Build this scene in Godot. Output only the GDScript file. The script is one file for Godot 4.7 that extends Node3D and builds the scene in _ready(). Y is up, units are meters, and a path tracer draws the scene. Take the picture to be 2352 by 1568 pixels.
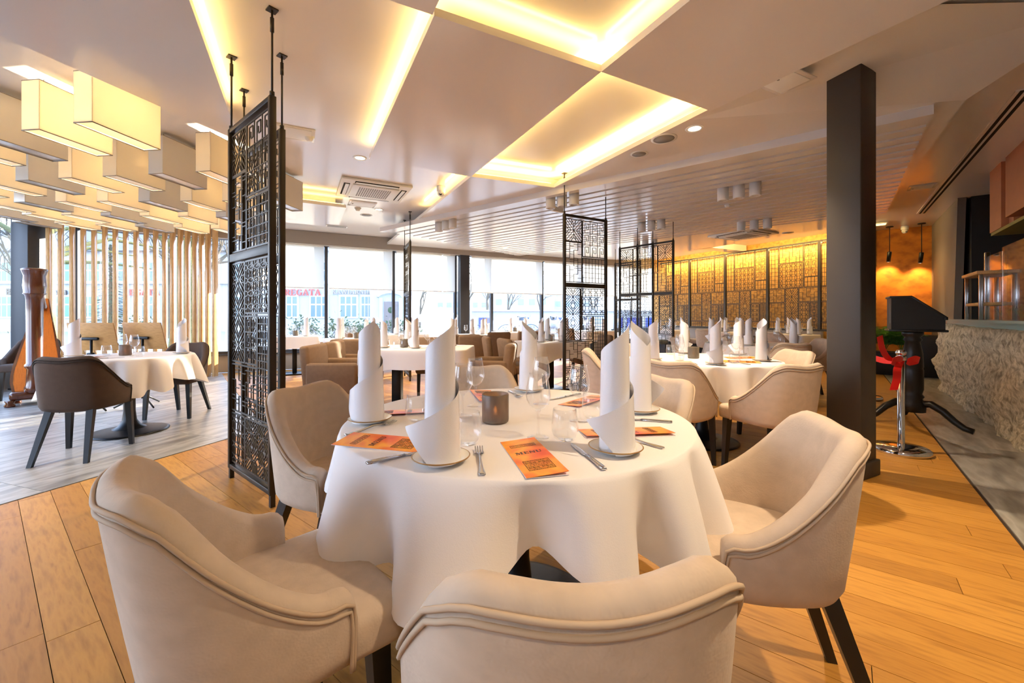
extends Node3D
# A restaurant hall: plan coordinates are (x to the right, d away from the entrance side), heights in metres.

const LOW := 2.72      # underside of the dropped ceiling panels
const LIP := 2.765     # top of their lips
const HIGH := 2.87     # underside of the upper ceiling
const TABLE := 0.725   # top of a laid table
const WARM := Color(1.0, 0.90, 0.76)
const COVE := Color(1.0, 0.83, 0.50)

var M := {}
var used_names := {}
var listed := []
var rng := RandomNumberGenerator.new()
var shapes := {}

func V(x: float, d: float, y := 0.0) -> Vector3:
	return Vector3(x, y, -d)

func yaw(fx: float, fd: float) -> float:
	return atan2(-fx, fd)

func _ready() -> void:
	rng.seed = 20240
	view_and_light()
	materials()
	floor_parts()
	walls_and_windows()
	ceiling_parts()
	outside()
	ceiling_fittings()
	box_lamps()
	screens()
	gold_wall()
	entrance_side()
	slat_wall()
	tables_and_chairs()
	left_corner()
	finish_labels()

func view_and_light() -> void:
	var cam := Camera3D.new()
	cam.name = "camera"
	cam.projection = Camera3D.PROJECTION_FRUSTUM
	cam.near = 0.05
	cam.far = 400.0
	cam.size = 1568.0 / 965.0 * cam.near
	cam.frustum_offset = Vector2(0.0, -(784.0 - 726.0) / 965.0 * cam.near)
	cam.position = Vector3(0, 1.10, 0)
	add_child(cam)
	cam.current = true

	var env := Environment.new()
	env.background_mode = Environment.BG_SKY
	var sky := Sky.new()
	var sm := ProceduralSkyMaterial.new()
	sm.sky_top_color = Color(0.60, 0.75, 0.97)
	sm.sky_horizon_color = Color(0.91, 0.955, 1.0)
	sm.sky_curve = 0.25
	sm.sky_energy_multiplier = 2.35
	sm.ground_bottom_color = Color(0.45, 0.45, 0.45)
	sm.ground_horizon_color = Color(0.7, 0.72, 0.75)
	sky.sky_material = sm
	env.sky = sky
	env.tonemap_mode = Environment.TONE_MAPPER_LINEAR
	env.tonemap_exposure = 1.45
	env.sdfgi_enabled = true
	env.ssao_enabled = true
	env.ssil_enabled = true
	var we := WorldEnvironment.new()
	we.name = "environment"
	we.environment = env
	add_child(we)

	var sun := DirectionalLight3D.new()
	sun.name = "sun"
	var az := deg_to_rad(28.0)
	var el := deg_to_rad(11.0)
	var to_sun := Vector3(sin(az) * cos(el), sin(el), -cos(az) * cos(el))
	add_child(sun)
	sun.look_at_from_position(to_sun * 20.0, Vector3.ZERO, Vector3.UP)
	sun.light_color = Color(1.0, 0.95, 0.86)
	sun.light_energy = 7.0
	sun.light_angular_distance = 0.5
	sun.shadow_enabled = true
	sun.sky_mode = DirectionalLight3D.SKY_MODE_LIGHT_ONLY

# ---------------------------------------------------------------- nodes and labels
func numbered(n: String) -> String:
	if not used_names.has(n):
		used_names[n] = 0
		return n
	used_names[n] += 1
	return "%s_%03d" % [n, used_names[n]]

func tag(o: Node, label: String, category: String, group := "") -> Node:
	o.set_meta("label", label)
	o.set_meta("category", category)
	if group:
		o.set_meta("group", group)
	return o

func thing(called: String, at := Vector3.ZERO, turn := 0.0) -> Node3D:
	var o := Node3D.new()
	o.name = numbered(called)
	add_child(o)
	o.position = at
	o.rotation.y = turn
	return o

func structure(called: String) -> Node3D:
	var o := thing(called)
	o.set_meta("kind", "structure")
	return o

func put(called: String, mesh: Mesh, m: Material, parent: Node, at := Vector3.ZERO, turn := 0.0) -> MeshInstance3D:
	var o := MeshInstance3D.new()
	o.name = called
	o.mesh = mesh
	o.material_override = m
	o.position = at
	o.rotation.y = turn
	parent.add_child(o, true)
	return o

func solo(called: String, mesh: Mesh, m: Material, at := Vector3.ZERO, turn := 0.0) -> MeshInstance3D:
	return put(numbered(called), mesh, m, self, at, turn)

func copy_of(o: Node3D, at: Vector3, turn: float) -> Node3D:
	var base := String(o.name)
	var cut := RegEx.create_from_string("_\\d{3}$")
	base = cut.sub(base, "")
	var c: Node3D = o.duplicate()
	c.name = numbered(base)
	add_child(c)
	c.position = at
	c.rotation.y = turn
	return c

# things whose label needs their place among their like: "<phrase>, <second from left> <where>"
func listed_as(o: Node3D, phrase: String, category: String, where: String, group: String) -> Node3D:
	listed.append({"o": o, "p": phrase, "w": where, "c": category, "g": group})
	o.set_meta("category", category)
	o.set_meta("group", group)
	return o

func finish_labels() -> void:
	var words := ["leftmost", "second from left", "third from left", "fourth from left", "fifth from left", "sixth from left", "seventh from left", "eighth from left", "ninth from left", "tenth from left"]
	var sets := {}
	for e in listed:
		var key: String = e.p + "|" + e.w
		if not sets.has(key):
			sets[key] = []
		sets[key].append(e)
	for key in sets:
		var a: Array = sets[key]
		a.sort_custom(func(p, q): return p.o.position.x / -p.o.position.z < q.o.position.x / -q.o.position.z)
		for i in a.size():
			var e: Dictionary = a[i]
			if a.size() == 1:
				e.o.set_meta("label", ("%s %s" % [e.p, e.w]).strip_edges())
			else:
				var w: String = words[i] if i < words.size() else "%dth from left" % (i + 1)
				if i == a.size() - 1 and a.size() > 1:
					w = "rightmost"
				e.o.set_meta("label", ("%s, %s %s" % [e.p, w, e.w]).strip_edges())

# ---------------------------------------------------------------- mesh helpers
func st_new(smooth := false) -> SurfaceTool:
	var st := SurfaceTool.new()
	st.begin(Mesh.PRIMITIVE_TRIANGLES)
	st.set_smooth_group(0 if smooth else -1)
	return st

func done(st: SurfaceTool) -> ArrayMesh:
	st.generate_normals()
	return st.commit()

# a, b, c, d counter-clockwise seen from outside
func quad(st: SurfaceTool, a: Vector3, b: Vector3, c: Vector3, d: Vector3) -> void:
	st.set_uv(Vector2(0, 0)); st.add_vertex(a)
	st.set_uv(Vector2(1, 1)); st.add_vertex(c)
	st.set_uv(Vector2(1, 0)); st.add_vertex(b)
	st.set_uv(Vector2(0, 0)); st.add_vertex(a)
	st.set_uv(Vector2(0, 1)); st.add_vertex(d)
	st.set_uv(Vector2(1, 1)); st.add_vertex(c)

func tri(st: SurfaceTool, a: Vector3, b: Vector3, c: Vector3) -> void:
	st.set_uv(Vector2(a.x, a.z)); st.add_vertex(a)
	st.set_uv(Vector2(c.x, c.z)); st.add_vertex(c)
	st.set_uv(Vector2(b.x, b.z)); st.add_vertex(b)

func box(st: SurfaceTool, c: Vector3, s: Vector3, b := Basis.IDENTITY) -> void:
	var p := []
	for i in 8:
		p.append(c + b * Vector3(s.x * (0.5 if i & 1 else -0.5), s.y * (0.5 if i & 2 else -0.5), s.z * (0.5 if i & 4 else -0.5)))
	quad(st, p[4], p[5], p[7], p[6])
	quad(st, p[1], p[0], p[2], p[3])
	quad(st, p[5], p[1], p[3], p[7])
	quad(st, p[0], p[4], p[6], p[2])
	quad(st, p[6], p[7], p[3], p[2])
	quad(st, p[0], p[1], p[5], p[4])

func box_mesh(s: Vector3, c := Vector3.ZERO, r := 0.0) -> ArrayMesh:
	var st := st_new()
	if r > 0.0:
		rbox(st, c, s, r)
	else:
		box(st, c, s)
	return done(st)

# box with chamfered, smooth-looking edges
func rbox(st: SurfaceTool, c: Vector3, s: Vector3, r: float, b := Basis.IDENTITY, steps := 2) -> void:
	# lat-long style: rounded prism made from layers of a rounded rectangle
	var hx := s.x / 2.0
	var hy := s.y / 2.0
	var hz := s.z / 2.0
	r = minf(r, minf(hx, minf(hy, hz)) * 0.98)
	var layers := []
	for k in steps + 1:
		var a := PI / 2.0 * k / steps
		layers.append([r * (1.0 - sin(a)), -hy + r * (1.0 - cos(a))])
	for k in steps + 1:
		var a := PI / 2.0 * k / steps
		layers.append([r * (1.0 - cos(a)), hy - r * (1.0 - sin(a))])
	var rings := []
	for l in layers:
		var ring := []
		for q in 4:
			var sx := 1.0 if q == 0 or q == 3 else -1.0
			var sz := 1.0 if q < 2 else -1.0
			for k in steps + 1:
				var a := PI / 2.0 * (q + float(k) / steps)
				var rr: float = r - l[0]
				ring.append(c + b * Vector3(sx * (hx - r) + cos(a) * rr, l[1], sz * (hz - r) + sin(a) * rr))
		rings.append(ring)
	st.set_smooth_group(0)
	loft(st, rings, true, true, true)
	st.set_smooth_group(-1)

# rings run clockwise seen from above (x towards z), from bottom to top
func loft(st: SurfaceTool, rings: Array, closed: bool, cap_low := false, cap_high := false) -> void:
	for i in rings.size() - 1:
		var a: Array = rings[i]
		var b: Array = rings[i + 1]
		var n := a.size()
		for k in (n if closed else n - 1):
			var j := (k + 1) % n
			var u0 := float(k) / n
			var u1 := float(k + 1) / n
			var v0 := float(i) / (rings.size() - 1)
			var v1 := float(i + 1) / (rings.size() - 1)
			st.set_uv(Vector2(u0, v0)); st.add_vertex(a[k])
			st.set_uv(Vector2(u1, v0)); st.add_vertex(a[j])
			st.set_uv(Vector2(u1, v1)); st.add_vertex(b[j])
			st.set_uv(Vector2(u0, v0)); st.add_vertex(a[k])
			st.set_uv(Vector2(u1, v1)); st.add_vertex(b[j])
			st.set_uv(Vector2(u0, v1)); st.add_vertex(b[k])
	for e in [[cap_low, rings[0], true], [cap_high, rings[-1], false]]:
		if e[0]:
			var r: Array = e[1]
			var m := Vector3.ZERO
			for p in r:
				m += p
			m /= r.size()
			for k in r.size():
				var j := (k + 1) % r.size()
				if e[2]:
					tri(st, m, r[k], r[j])
				else:
					tri(st, m, r[j], r[k])

# profile: array of Vector2(radius, y) from bottom outside upwards
func lathe(st: SurfaceTool, prof: Array, n := 24, at := Vector3.ZERO, b := Basis.IDENTITY) -> void:
	var rings := []
	for p in prof:
		var ring := []
		for k in n:
			var a := TAU * k / n
			ring.append(at + b * Vector3(cos(a) * p.x, p.y, sin(a) * p.x))
		rings.append(ring)
	loft(st, rings, true)

func lathe_mesh(prof: Array, n := 24) -> ArrayMesh:
	var st := st_new(true)
	lathe(st, prof, n)
	return done(st)

func frame_of(t: Vector3) -> Basis:
	var up := Vector3.UP if absf(t.y) < 0.95 else Vector3.RIGHT
	var x := up.cross(t).normalized()
	var z := x.cross(t).normalized()
	return Basis(x, t, z)

func tube(st: SurfaceTool, pts: Array, radii, n := 8, caps := true) -> void:
	var rings := []
	for i in pts.size():
		var t: Vector3 = (pts[mini(i + 1, pts.size() - 1)] - pts[maxi(i - 1, 0)]).normalized()
		var b := frame_of(t)
		var r: float = radii if radii is float else radii[i]
		var ring := []
		for k in n:
			var a := TAU * k / n
			ring.append(pts[i] + b.x * cos(a) * r + b.z * sin(a) * r)
		rings.append(ring)
	loft(st, rings, true, caps, caps)

func tube_mesh(pts: Array, radii, n := 8) -> ArrayMesh:
	var st := st_new(true)
	tube(st, pts, radii, n)
	return done(st)

# square bar from a to b, tapering
func bar(st: SurfaceTool, a: Vector3, b: Vector3, sa: Vector2, sb: Vector2, turn := Basis.IDENTITY) -> void:
	var rings := []
	for e in [[a, sa], [b, sb]]:
		var ring := []
		for q in [Vector2(1, 1), Vector2(-1, 1), Vector2(-1, -1), Vector2(1, -1)]:
			ring.append(e[0] + turn * Vector3(q.x * e[1].x / 2.0, 0, q.y * e[1].y / 2.0))
		rings.append(ring)
	if b.y < a.y:
		rings.reverse()
	loft(st, rings, true, true, true)

# upright prism over a plan polygon of (x, d); uv in metres along the axis angle
func prism(st: SurfaceTool, poly: PackedVector2Array, y0: float, y1: float, axis := 0.0, shift := Vector2.ZERO) -> void:
	if not Geometry2D.is_polygon_clockwise(poly):
		poly = poly.duplicate()
		poly.reverse()
	var ca := cos(axis)
	var sa := sin(axis)
	var idx := Geometry2D.triangulate_polygon(poly)
	for top in [true, false]:
		for i in range(0, idx.size(), 3):
			var p := [poly[idx[i]], poly[idx[i + 1]], poly[idx[i + 2]]]
			var area: float = (p[1] - p[0]).cross(p[2] - p[0])
			if (area > 0.0) == top:
				p.reverse()
			for q in p:
				st.set_uv(Vector2(q.x * sa + q.y * ca, q.x * ca - q.y * sa) + shift)
				st.add_vertex(V(q.x, q.y, y1 if top else y0))
	for i in poly.size():
		var a := poly[i]
		var b := poly[(i + 1) % poly.size()]
		quad(st, V(b.x, b.y, y0), V(a.x, a.y, y0), V(a.x, a.y, y1), V(b.x, b.y, y1))

func prism_mesh(poly: PackedVector2Array, y0: float, y1: float, axis := 0.0, shift := Vector2.ZERO) -> ArrayMesh:
	var st := st_new()
	prism(st, poly, y0, y1, axis, shift)
	return done(st)

# upright wall slab from plan point a to b, t thick to the left of a->b when positive
func left_of(v: Vector2) -> Vector2:
	return Vector2(-v.y, v.x)

func wall_poly(a: Vector2, b: Vector2, t: float) -> PackedVector2Array:
	var n := left_of((b - a).normalized()) * t
	return PackedVector2Array([a, b, b + n, a + n])

func poly2(a: Array) -> PackedVector2Array:
	var p := PackedVector2Array()
	for q in a:
		p.append(Vector2(q[0], q[1]))
	return p

# an outline (x, z) lofted through [inset, y] layers
func pad(outline: Array, layers: Array) -> ArrayMesh:
	var st := st_new(true)
	var n := outline.size()
	var rings := []
	for l in layers:
		var ring := []
		for k in n:
			var t: Vector2 = (outline[(k + 1) % n] - outline[(k + n - 1) % n]).normalized()
			var inward := Vector2(-t.y, t.x)
			var p: Vector2 = outline[k] + inward * l[0]
			ring.append(Vector3(p.x, l[1], p.y))
		rings.append(ring)
	loft(st, rings, true, true, true)
	return done(st)

# rounded outline, clockwise seen from above as loft wants it: (x to z)
func rounded(pts: Array, r: float, steps := 5) -> Array:
	var out := []
	var n := pts.size()
	for i in n:
		var p: Vector2 = pts[i]
		var a: Vector2 = (pts[(i + n - 1) % n] - p).normalized()
		var b: Vector2 = (pts[(i + 1) % n] - p).normalized()
		for k in steps + 1:
			var t := float(k) / steps
			out.append((p + a * r).lerp(p, t).lerp(p.lerp(p + b * r, t), t))
	return out

# ---------------------------------------------------------------- materials
func mat(c: Color, rough := 0.8, metal := 0.0) -> StandardMaterial3D:
	var m := StandardMaterial3D.new()
	m.albedo_color = c
	m.roughness = rough
	m.metallic = metal
	return m

func noise_tex(freq: float, ramp: Array, size := 256, kind := FastNoiseLite.TYPE_SIMPLEX_SMOOTH, octaves := 4, sd := 1) -> NoiseTexture2D:
	var n := FastNoiseLite.new()
	n.noise_type = kind
	n.frequency = freq
	n.fractal_octaves = octaves
	n.seed = sd
	var t := NoiseTexture2D.new()
	t.width = size
	t.height = size
	t.seamless = true
	t.noise = n
	if ramp.size():
		var g := Gradient.new()
		var off := PackedFloat32Array()
		var col := PackedColorArray()
		for e in ramp:
			off.append(e[0])
			col.append(e[1])
		g.offsets = off
		g.colors = col
		t.color_ramp = g
	return t

func relief(m: StandardMaterial3D, t: Texture2D, cm: float) -> StandardMaterial3D:
	m.heightmap_enabled = true
	m.heightmap_texture = t
	m.heightmap_scale = cm
	return m

func triplanar(m: StandardMaterial3D, s: Vector3, world := false) -> StandardMaterial3D:
	m.uv1_triplanar = true
	m.uv1_world_triplanar = world
	m.uv1_scale = s
	return m

func glow(c: Color, e: float) -> StandardMaterial3D:
	var m := mat(Color(0.9, 0.9, 0.9), 0.6)
	m.emission_enabled = true
	m.emission = c
	m.emission_energy_multiplier = e
	return m

func materials() -> void:
	var white_noise := noise_tex(0.35, [], 256, FastNoiseLite.TYPE_SIMPLEX, 2, 5)
	var grain := noise_tex(0.02, [[0.0, Color(0.84, 0.80, 0.74)], [0.35, Color(0.95, 0.935, 0.91)], [0.55, Color(1, 1, 1)], [0.8, Color(0.96, 0.945, 0.92)], [1.0, Color(0.82, 0.76, 0.68)]], 512, FastNoiseLite.TYPE_SIMPLEX_SMOOTH, 5, 3)
	var tones := [Color(0.74, 0.53, 0.22), Color(0.71, 0.50, 0.20), Color(0.77, 0.56, 0.245), Color(0.72, 0.505, 0.20), Color(0.67, 0.47, 0.19)]
	for i in tones.size():
		var m := mat(tones[i], 0.5)
		m.albedo_texture = grain
		m.uv1_scale = Vector3(0.35, 2.6, 1)
		m.uv1_offset = Vector3(i * 0.17, i * 0.31, 0)
		relief(m, grain, 0.02)
		M["plank%d" % i] = m
	M.joint = mat(Color(0.20, 0.14, 0.09), 0.9)
	var vein := noise_tex(0.012, [[0.0, Color(0.62, 0.60, 0.58)], [0.4, Color(0.86, 0.85, 0.84)], [0.6, Color(1, 1, 1)], [1.0, Color(0.74, 0.71, 0.68)]], 512, FastNoiseLite.TYPE_SIMPLEX_SMOOTH, 5, 8)
	for i in 3:
		var m := mat([Color(0.66, 0.65, 0.62), Color(0.61, 0.60, 0.58), Color(0.70, 0.68, 0.65)][i], 0.33)
		m.albedo_texture = vein
		m.uv1_scale = Vector3(0.22, 1.0, 1)
		m.uv1_offset = Vector3(i * 0.37, i * 0.23, 0)
		M["tile%d" % i] = m
	M.ceiling = mat(Color(0.89, 0.87, 0.85), 0.17)
	M.white = mat(Color(0.90, 0.89, 0.87), 0.55)
	M.plastic = mat(Color(0.92, 0.92, 0.90), 0.4)
	M.grey_plastic = mat(Color(0.55, 0.54, 0.52), 0.6)
	M.dark_gap = mat(Color(0.10, 0.09, 0.08), 0.9)
	M.bronze = mat(Color(0.20, 0.175, 0.145), 0.42, 0.35)
	M.anthracite = mat(Color(0.22, 0.22, 0.23), 0.45, 0.2)
	M.column = relief(triplanar(mat(Color(0.23, 0.195, 0.155), 0.5), Vector3(3, 3, 3)), white_noise, 0.03)
	M.black_wood = mat(Color(0.055, 0.042, 0.036), 0.35)
	M.black_metal = mat(Color(0.07, 0.07, 0.075), 0.4, 0.3)
	M.chrome = mat(Color(0.85, 0.85, 0.86), 0.08, 1.0)
	M.steel = mat(Color(0.75, 0.75, 0.77), 0.18, 1.0)
	var weave := noise_tex(0.5, [], 256, FastNoiseLite.TYPE_VALUE, 1, 21)
	var blotch := noise_tex(0.02, [[0.0, Color(0.93, 0.93, 0.93)], [1.0, Color(1, 1, 1)]], 256, FastNoiseLite.TYPE_SIMPLEX, 3, 4)
	for e in [["beige", Color(0.80, 0.72, 0.635)], ["dark_fabric", Color(0.30, 0.235, 0.195)], ["brown_fabric", Color(0.49, 0.385, 0.29)], ["taupe_fabric", Color(0.60, 0.51, 0.43)], ["blue_fabric", Color(0.40, 0.45, 0.50)]]:
		var m := mat(e[1], 0.9)
		m.albedo_texture = blotch
		triplanar(m, Vector3(3, 3, 3))
		relief(m, weave, 0.04)
		m.rim_enabled = true
		m.rim = 0.25
		m.rim_tint = 0.6
		M[e[0]] = m
	M.piping = mat(Color(0.74, 0.65, 0.55), 0.8)
	M.dark_piping = mat(Color(0.18, 0.14, 0.12), 0.8)
	var linen := mat(Color(0.93, 0.92, 0.93), 0.17)
	relief(triplanar(linen, Vector3(5, 5, 5)), weave, 0.02)
	M.linen = linen
	var cloth := mat(Color(0.93, 0.91, 0.90), 0.8)
	cloth.backlight_enabled = true
	cloth.backlight = Color(0.3, 0.29, 0.28)
	relief(triplanar(cloth, Vector3(5, 5, 5)), weave, 0.02)
	M.cloth = cloth
	M.china = mat(Color(0.90, 0.89, 0.86), 0.18)
	M.rim = mat(Color(0.62, 0.47, 0.26), 0.3, 0.2)
	var g := mat(Color(0.80, 0.83, 0.85, 0.035), 0.0)
	g.transparency = BaseMaterial3D.TRANSPARENCY_ALPHA
	M.glass = g
	var pane := mat(Color(0.93, 0.97, 0.97, 0.04), 0.0)
	pane.transparency = BaseMaterial3D.TRANSPARENCY_ALPHA
	M.pane = pane
	var smoke := mat(Color(0.58, 0.55, 0.50, 0.80), 0.3)
	smoke.transparency = BaseMaterial3D.TRANSPARENCY_ALPHA
	smoke.backlight_enabled = true
	smoke.backlight = Color(0.75, 0.62, 0.17)
	var streak := noise_tex(0.03, [[0.0, Color(0.72, 0.70, 0.68)], [1.0, Color(1, 1, 1)]], 128, FastNoiseLite.TYPE_SIMPLEX, 3, 9)
	smoke.albedo_texture = streak
	M.smoke_glass = smoke
	M.wax = mat(Color(0.9, 0.85, 0.75), 0.17)
	M.flame = glow(Color(1.0, 0.55, 0.16), 5.0)
	var shade := mat(Color(0.93, 0.90, 0.84), 0.17)
	shade.backlight_enabled = true
	shade.backlight = Color(0.9, 0.86, 0.78)
	M.shade = shade
	M.shade_off = mat(Color(0.86, 0.84, 0.80), 0.17)
	M.shade_rim = mat(Color(0.60, 0.55, 0.48), 0.7)
	M.led = glow(COVE, 2.5)
	M.lamp_face = glow(Color(1.0, 0.93, 0.80), 6.0)
	var oak := mat(Color(0.86, 0.70, 0.48), 0.17)
	oak.albedo_texture = grain
	oak.uv1_triplanar = true
	oak.uv1_scale = Vector3(5.0, 0.5, 5.0)
	M.oak = oak
	var desk := mat(Color(0.80, 0.60, 0.36), 0.4)
	desk.albedo_texture = grain
	desk.uv1_triplanar = true
	desk.uv1_scale = Vector3(0.7, 5.0, 5.0)
	M.desk = desk
	var mahog := mat(Color(0.36, 0.17, 0.08), 0.2)
	mahog.albedo_texture = grain
	mahog.uv1_triplanar = true
	mahog.uv1_scale = Vector3(6.0, 0.6, 6.0)
	mahog.clearcoat_enabled = true
	mahog.clearcoat = 0.7
	mahog.clearcoat_roughness = 0.08
	M.mahogany = mahog
	var sprucy := mat(Color(0.85, 0.46, 0.13), 0.35)
	sprucy.albedo_texture = grain
	sprucy.uv1_triplanar = true
	sprucy.uv1_scale = Vector3(6.0, 0.6, 6.0)
	M.soundboard = sprucy
	var gold := mat(Color(0.82, 0.63, 0.32), 0.55, 0.15)
	gold.albedo_texture = noise_tex(0.03, [[0.0, Color(0.68, 0.60, 0.50)], [0.5, Color(0.94, 0.92, 0.88)], [1.0, Color(1, 1, 1)]], 256, FastNoiseLite.TYPE_SIMPLEX, 5, 13)
	relief(triplanar(gold, Vector3(1.1, 1.1, 1.1), true), noise_tex(0.06, [], 256, FastNoiseLite.TYPE_SIMPLEX, 5, 14), 0.17)
	M.gold = gold
	var ochre := mat(Color(0.79, 0.485, 0.11), 0.7)
	ochre.albedo_texture = gold.albedo_texture
	triplanar(ochre, Vector3(0.6, 0.6, 0.6), true)
	M.ochre = ochre
	M.greige = mat(Color(0.44, 0.40, 0.35), 0.7)
	M.near_black = mat(Color(0.10, 0.075, 0.06), 0.6)
	var copper := mat(Color(0.72, 0.44, 0.27), 0.6)
	copper.albedo_texture = blotch
	triplanar(copper, Vector3(1, 1, 1), true)
	M.copper = copper
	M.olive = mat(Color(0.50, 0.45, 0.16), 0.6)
	var stone := mat(Color(0.86, 0.80, 0.68), 0.9)
	stone.albedo_texture = noise_tex(0.02, [[0.0, Color(0.42, 0.40, 0.38)], [0.45, Color(0.80, 0.79, 0.77)], [0.7, Color(1, 1, 1)], [1.0, Color(0.62, 0.60, 0.52)]], 512, FastNoiseLite.TYPE_SIMPLEX, 6, 17)
	relief(triplanar(stone, Vector3(1.6, 0.9, 1.6), true), noise_tex(0.014, [], 512, FastNoiseLite.TYPE_SIMPLEX, 6, 18), 1.5)
	M.stone = stone
	M.counter_glass = mat(Color(0.66, 0.76, 0.72), 0.12)
	M.ribbon = mat(Color(0.85, 0.08, 0.04), 0.35)
	M.leaf = mat(Color(0.16, 0.30, 0.09), 0.55)
	M.leaf.backlight_enabled = true
	M.leaf.backlight = Color(0.3, 0.5, 0.15)
	var blind := mat(Color(0.93, 0.93, 0.91), 0.9)
	blind.backlight_enabled = true
	blind.backlight = Color(0.98, 0.98, 0.96)
	M.blind = blind
	M.plinth = mat(Color(0.62, 0.58, 0.53), 0.7)
	M.wall = mat(Color(0.85, 0.82, 0.78), 0.17)
	M.bench = mat(Color(0.70, 0.66, 0.62), 0.8)
	# outside
	M.ground = mat(Color(0.52, 0.52, 0.51), 0.9)
	M.grass = mat(Color(0.45, 0.52, 0.32), 0.95)
	M.facade = mat(Color(0.64, 0.65, 0.66), 0.9)
	M.facade_trim = mat(Color(0.74, 0.74, 0.74), 0.8)
	M.facade_glass = mat(Color(0.34, 0.44, 0.48), 0.15)
	M.facade_green = mat(Color(0.28, 0.48, 0.45), 0.2)
	M.door_brown = mat(Color(0.42, 0.38, 0.37), 0.6)
	M.red_sign = mat(Color(0.72, 0.16, 0.16), 0.17)
	M.black_sign = mat(Color(0.10, 0.10, 0.11), 0.17)
	M.grey_sign = mat(Color(0.55, 0.50, 0.45), 0.17)
	M.bark = mat(Color(0.34, 0.31, 0.26), 0.95)
	var moss := mat(Color(0.40, 0.40, 0.24), 0.95)
	moss.albedo_texture = noise_tex(0.06, [[0.0, Color(0.5, 0.5, 0.45)], [0.5, Color(0.9, 0.9, 0.8)], [1.0, Color(1, 1, 0.9)]], 256, FastNoiseLite.TYPE_SIMPLEX, 5, 23)
	relief(triplanar(moss, Vector3(3, 0.8, 3)), moss.albedo_texture, 4.0)
	M.moss = moss
	M.needles = mat(Color(0.17, 0.27, 0.15), 0.9)
	M.tent = mat(Color(0.80, 0.80, 0.80), 0.7)
	M.garage_blue = mat(Color(0.12, 0.24, 0.60), 0.17)
	M.car_white = mat(Color(0.85, 0.86, 0.88), 0.2)
	M.car_silver = mat(Color(0.60, 0.63, 0.66), 0.2, 0.4)
	M.car_glass = mat(Color(0.10, 0.13, 0.16), 0.08)
	M.tyre = mat(Color(0.06, 0.06, 0.06), 0.8)
	M.far_block = mat(Color(0.66, 0.66, 0.66), 0.9)
	M.far_glass = mat(Color(0.52, 0.58, 0.64), 0.3)
	M.rattan = mat(Color(0.30, 0.34, 0.36), 0.7)

# ---------------------------------------------------------------- floor
const A_AX := 0.6615    # 37.9 degrees: direction of the entrance side
const B_AX := -0.9006   # -51.6 degrees: direction of the planks

func window_pt(t: float, inside := 0.0) -> Vector2:
	return Vector2(-4.37 + 0.889 * t + 0.457 * inside, 8.85 + 0.457 * t - 0.889 * inside)

func gold_pt(s: float, inside := 0.0) -> Vector2:
	return Vector2(6.71 - 0.457 * s - 0.889 * inside, 8.98 + 0.889 * s - 0.457 * inside)

func room_poly() -> PackedVector2Array:
	return poly2([[-4.67, -3.4], [-5.6, 3.0], [-7.6, 6.2], [-7.6, 7.19], [4.45, 13.38], [7.0, 8.42], [7.56, 8.70], [8.5, 8.0], [9.6, 6.6], [9.6, -3.4]])

func wood_poly() -> PackedVector2Array:
	return poly2([[-4.6, -3.4], [-4.58, -2.2], [-2.98, 2.446], [-2.42, 4.15], [-5.05, 7.40], [-5.6, 8.1], [4.40, 13.28], [6.95, 8.40], [7.52, 8.60], [2.96, 2.694], [-1.74, -3.4]])

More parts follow.
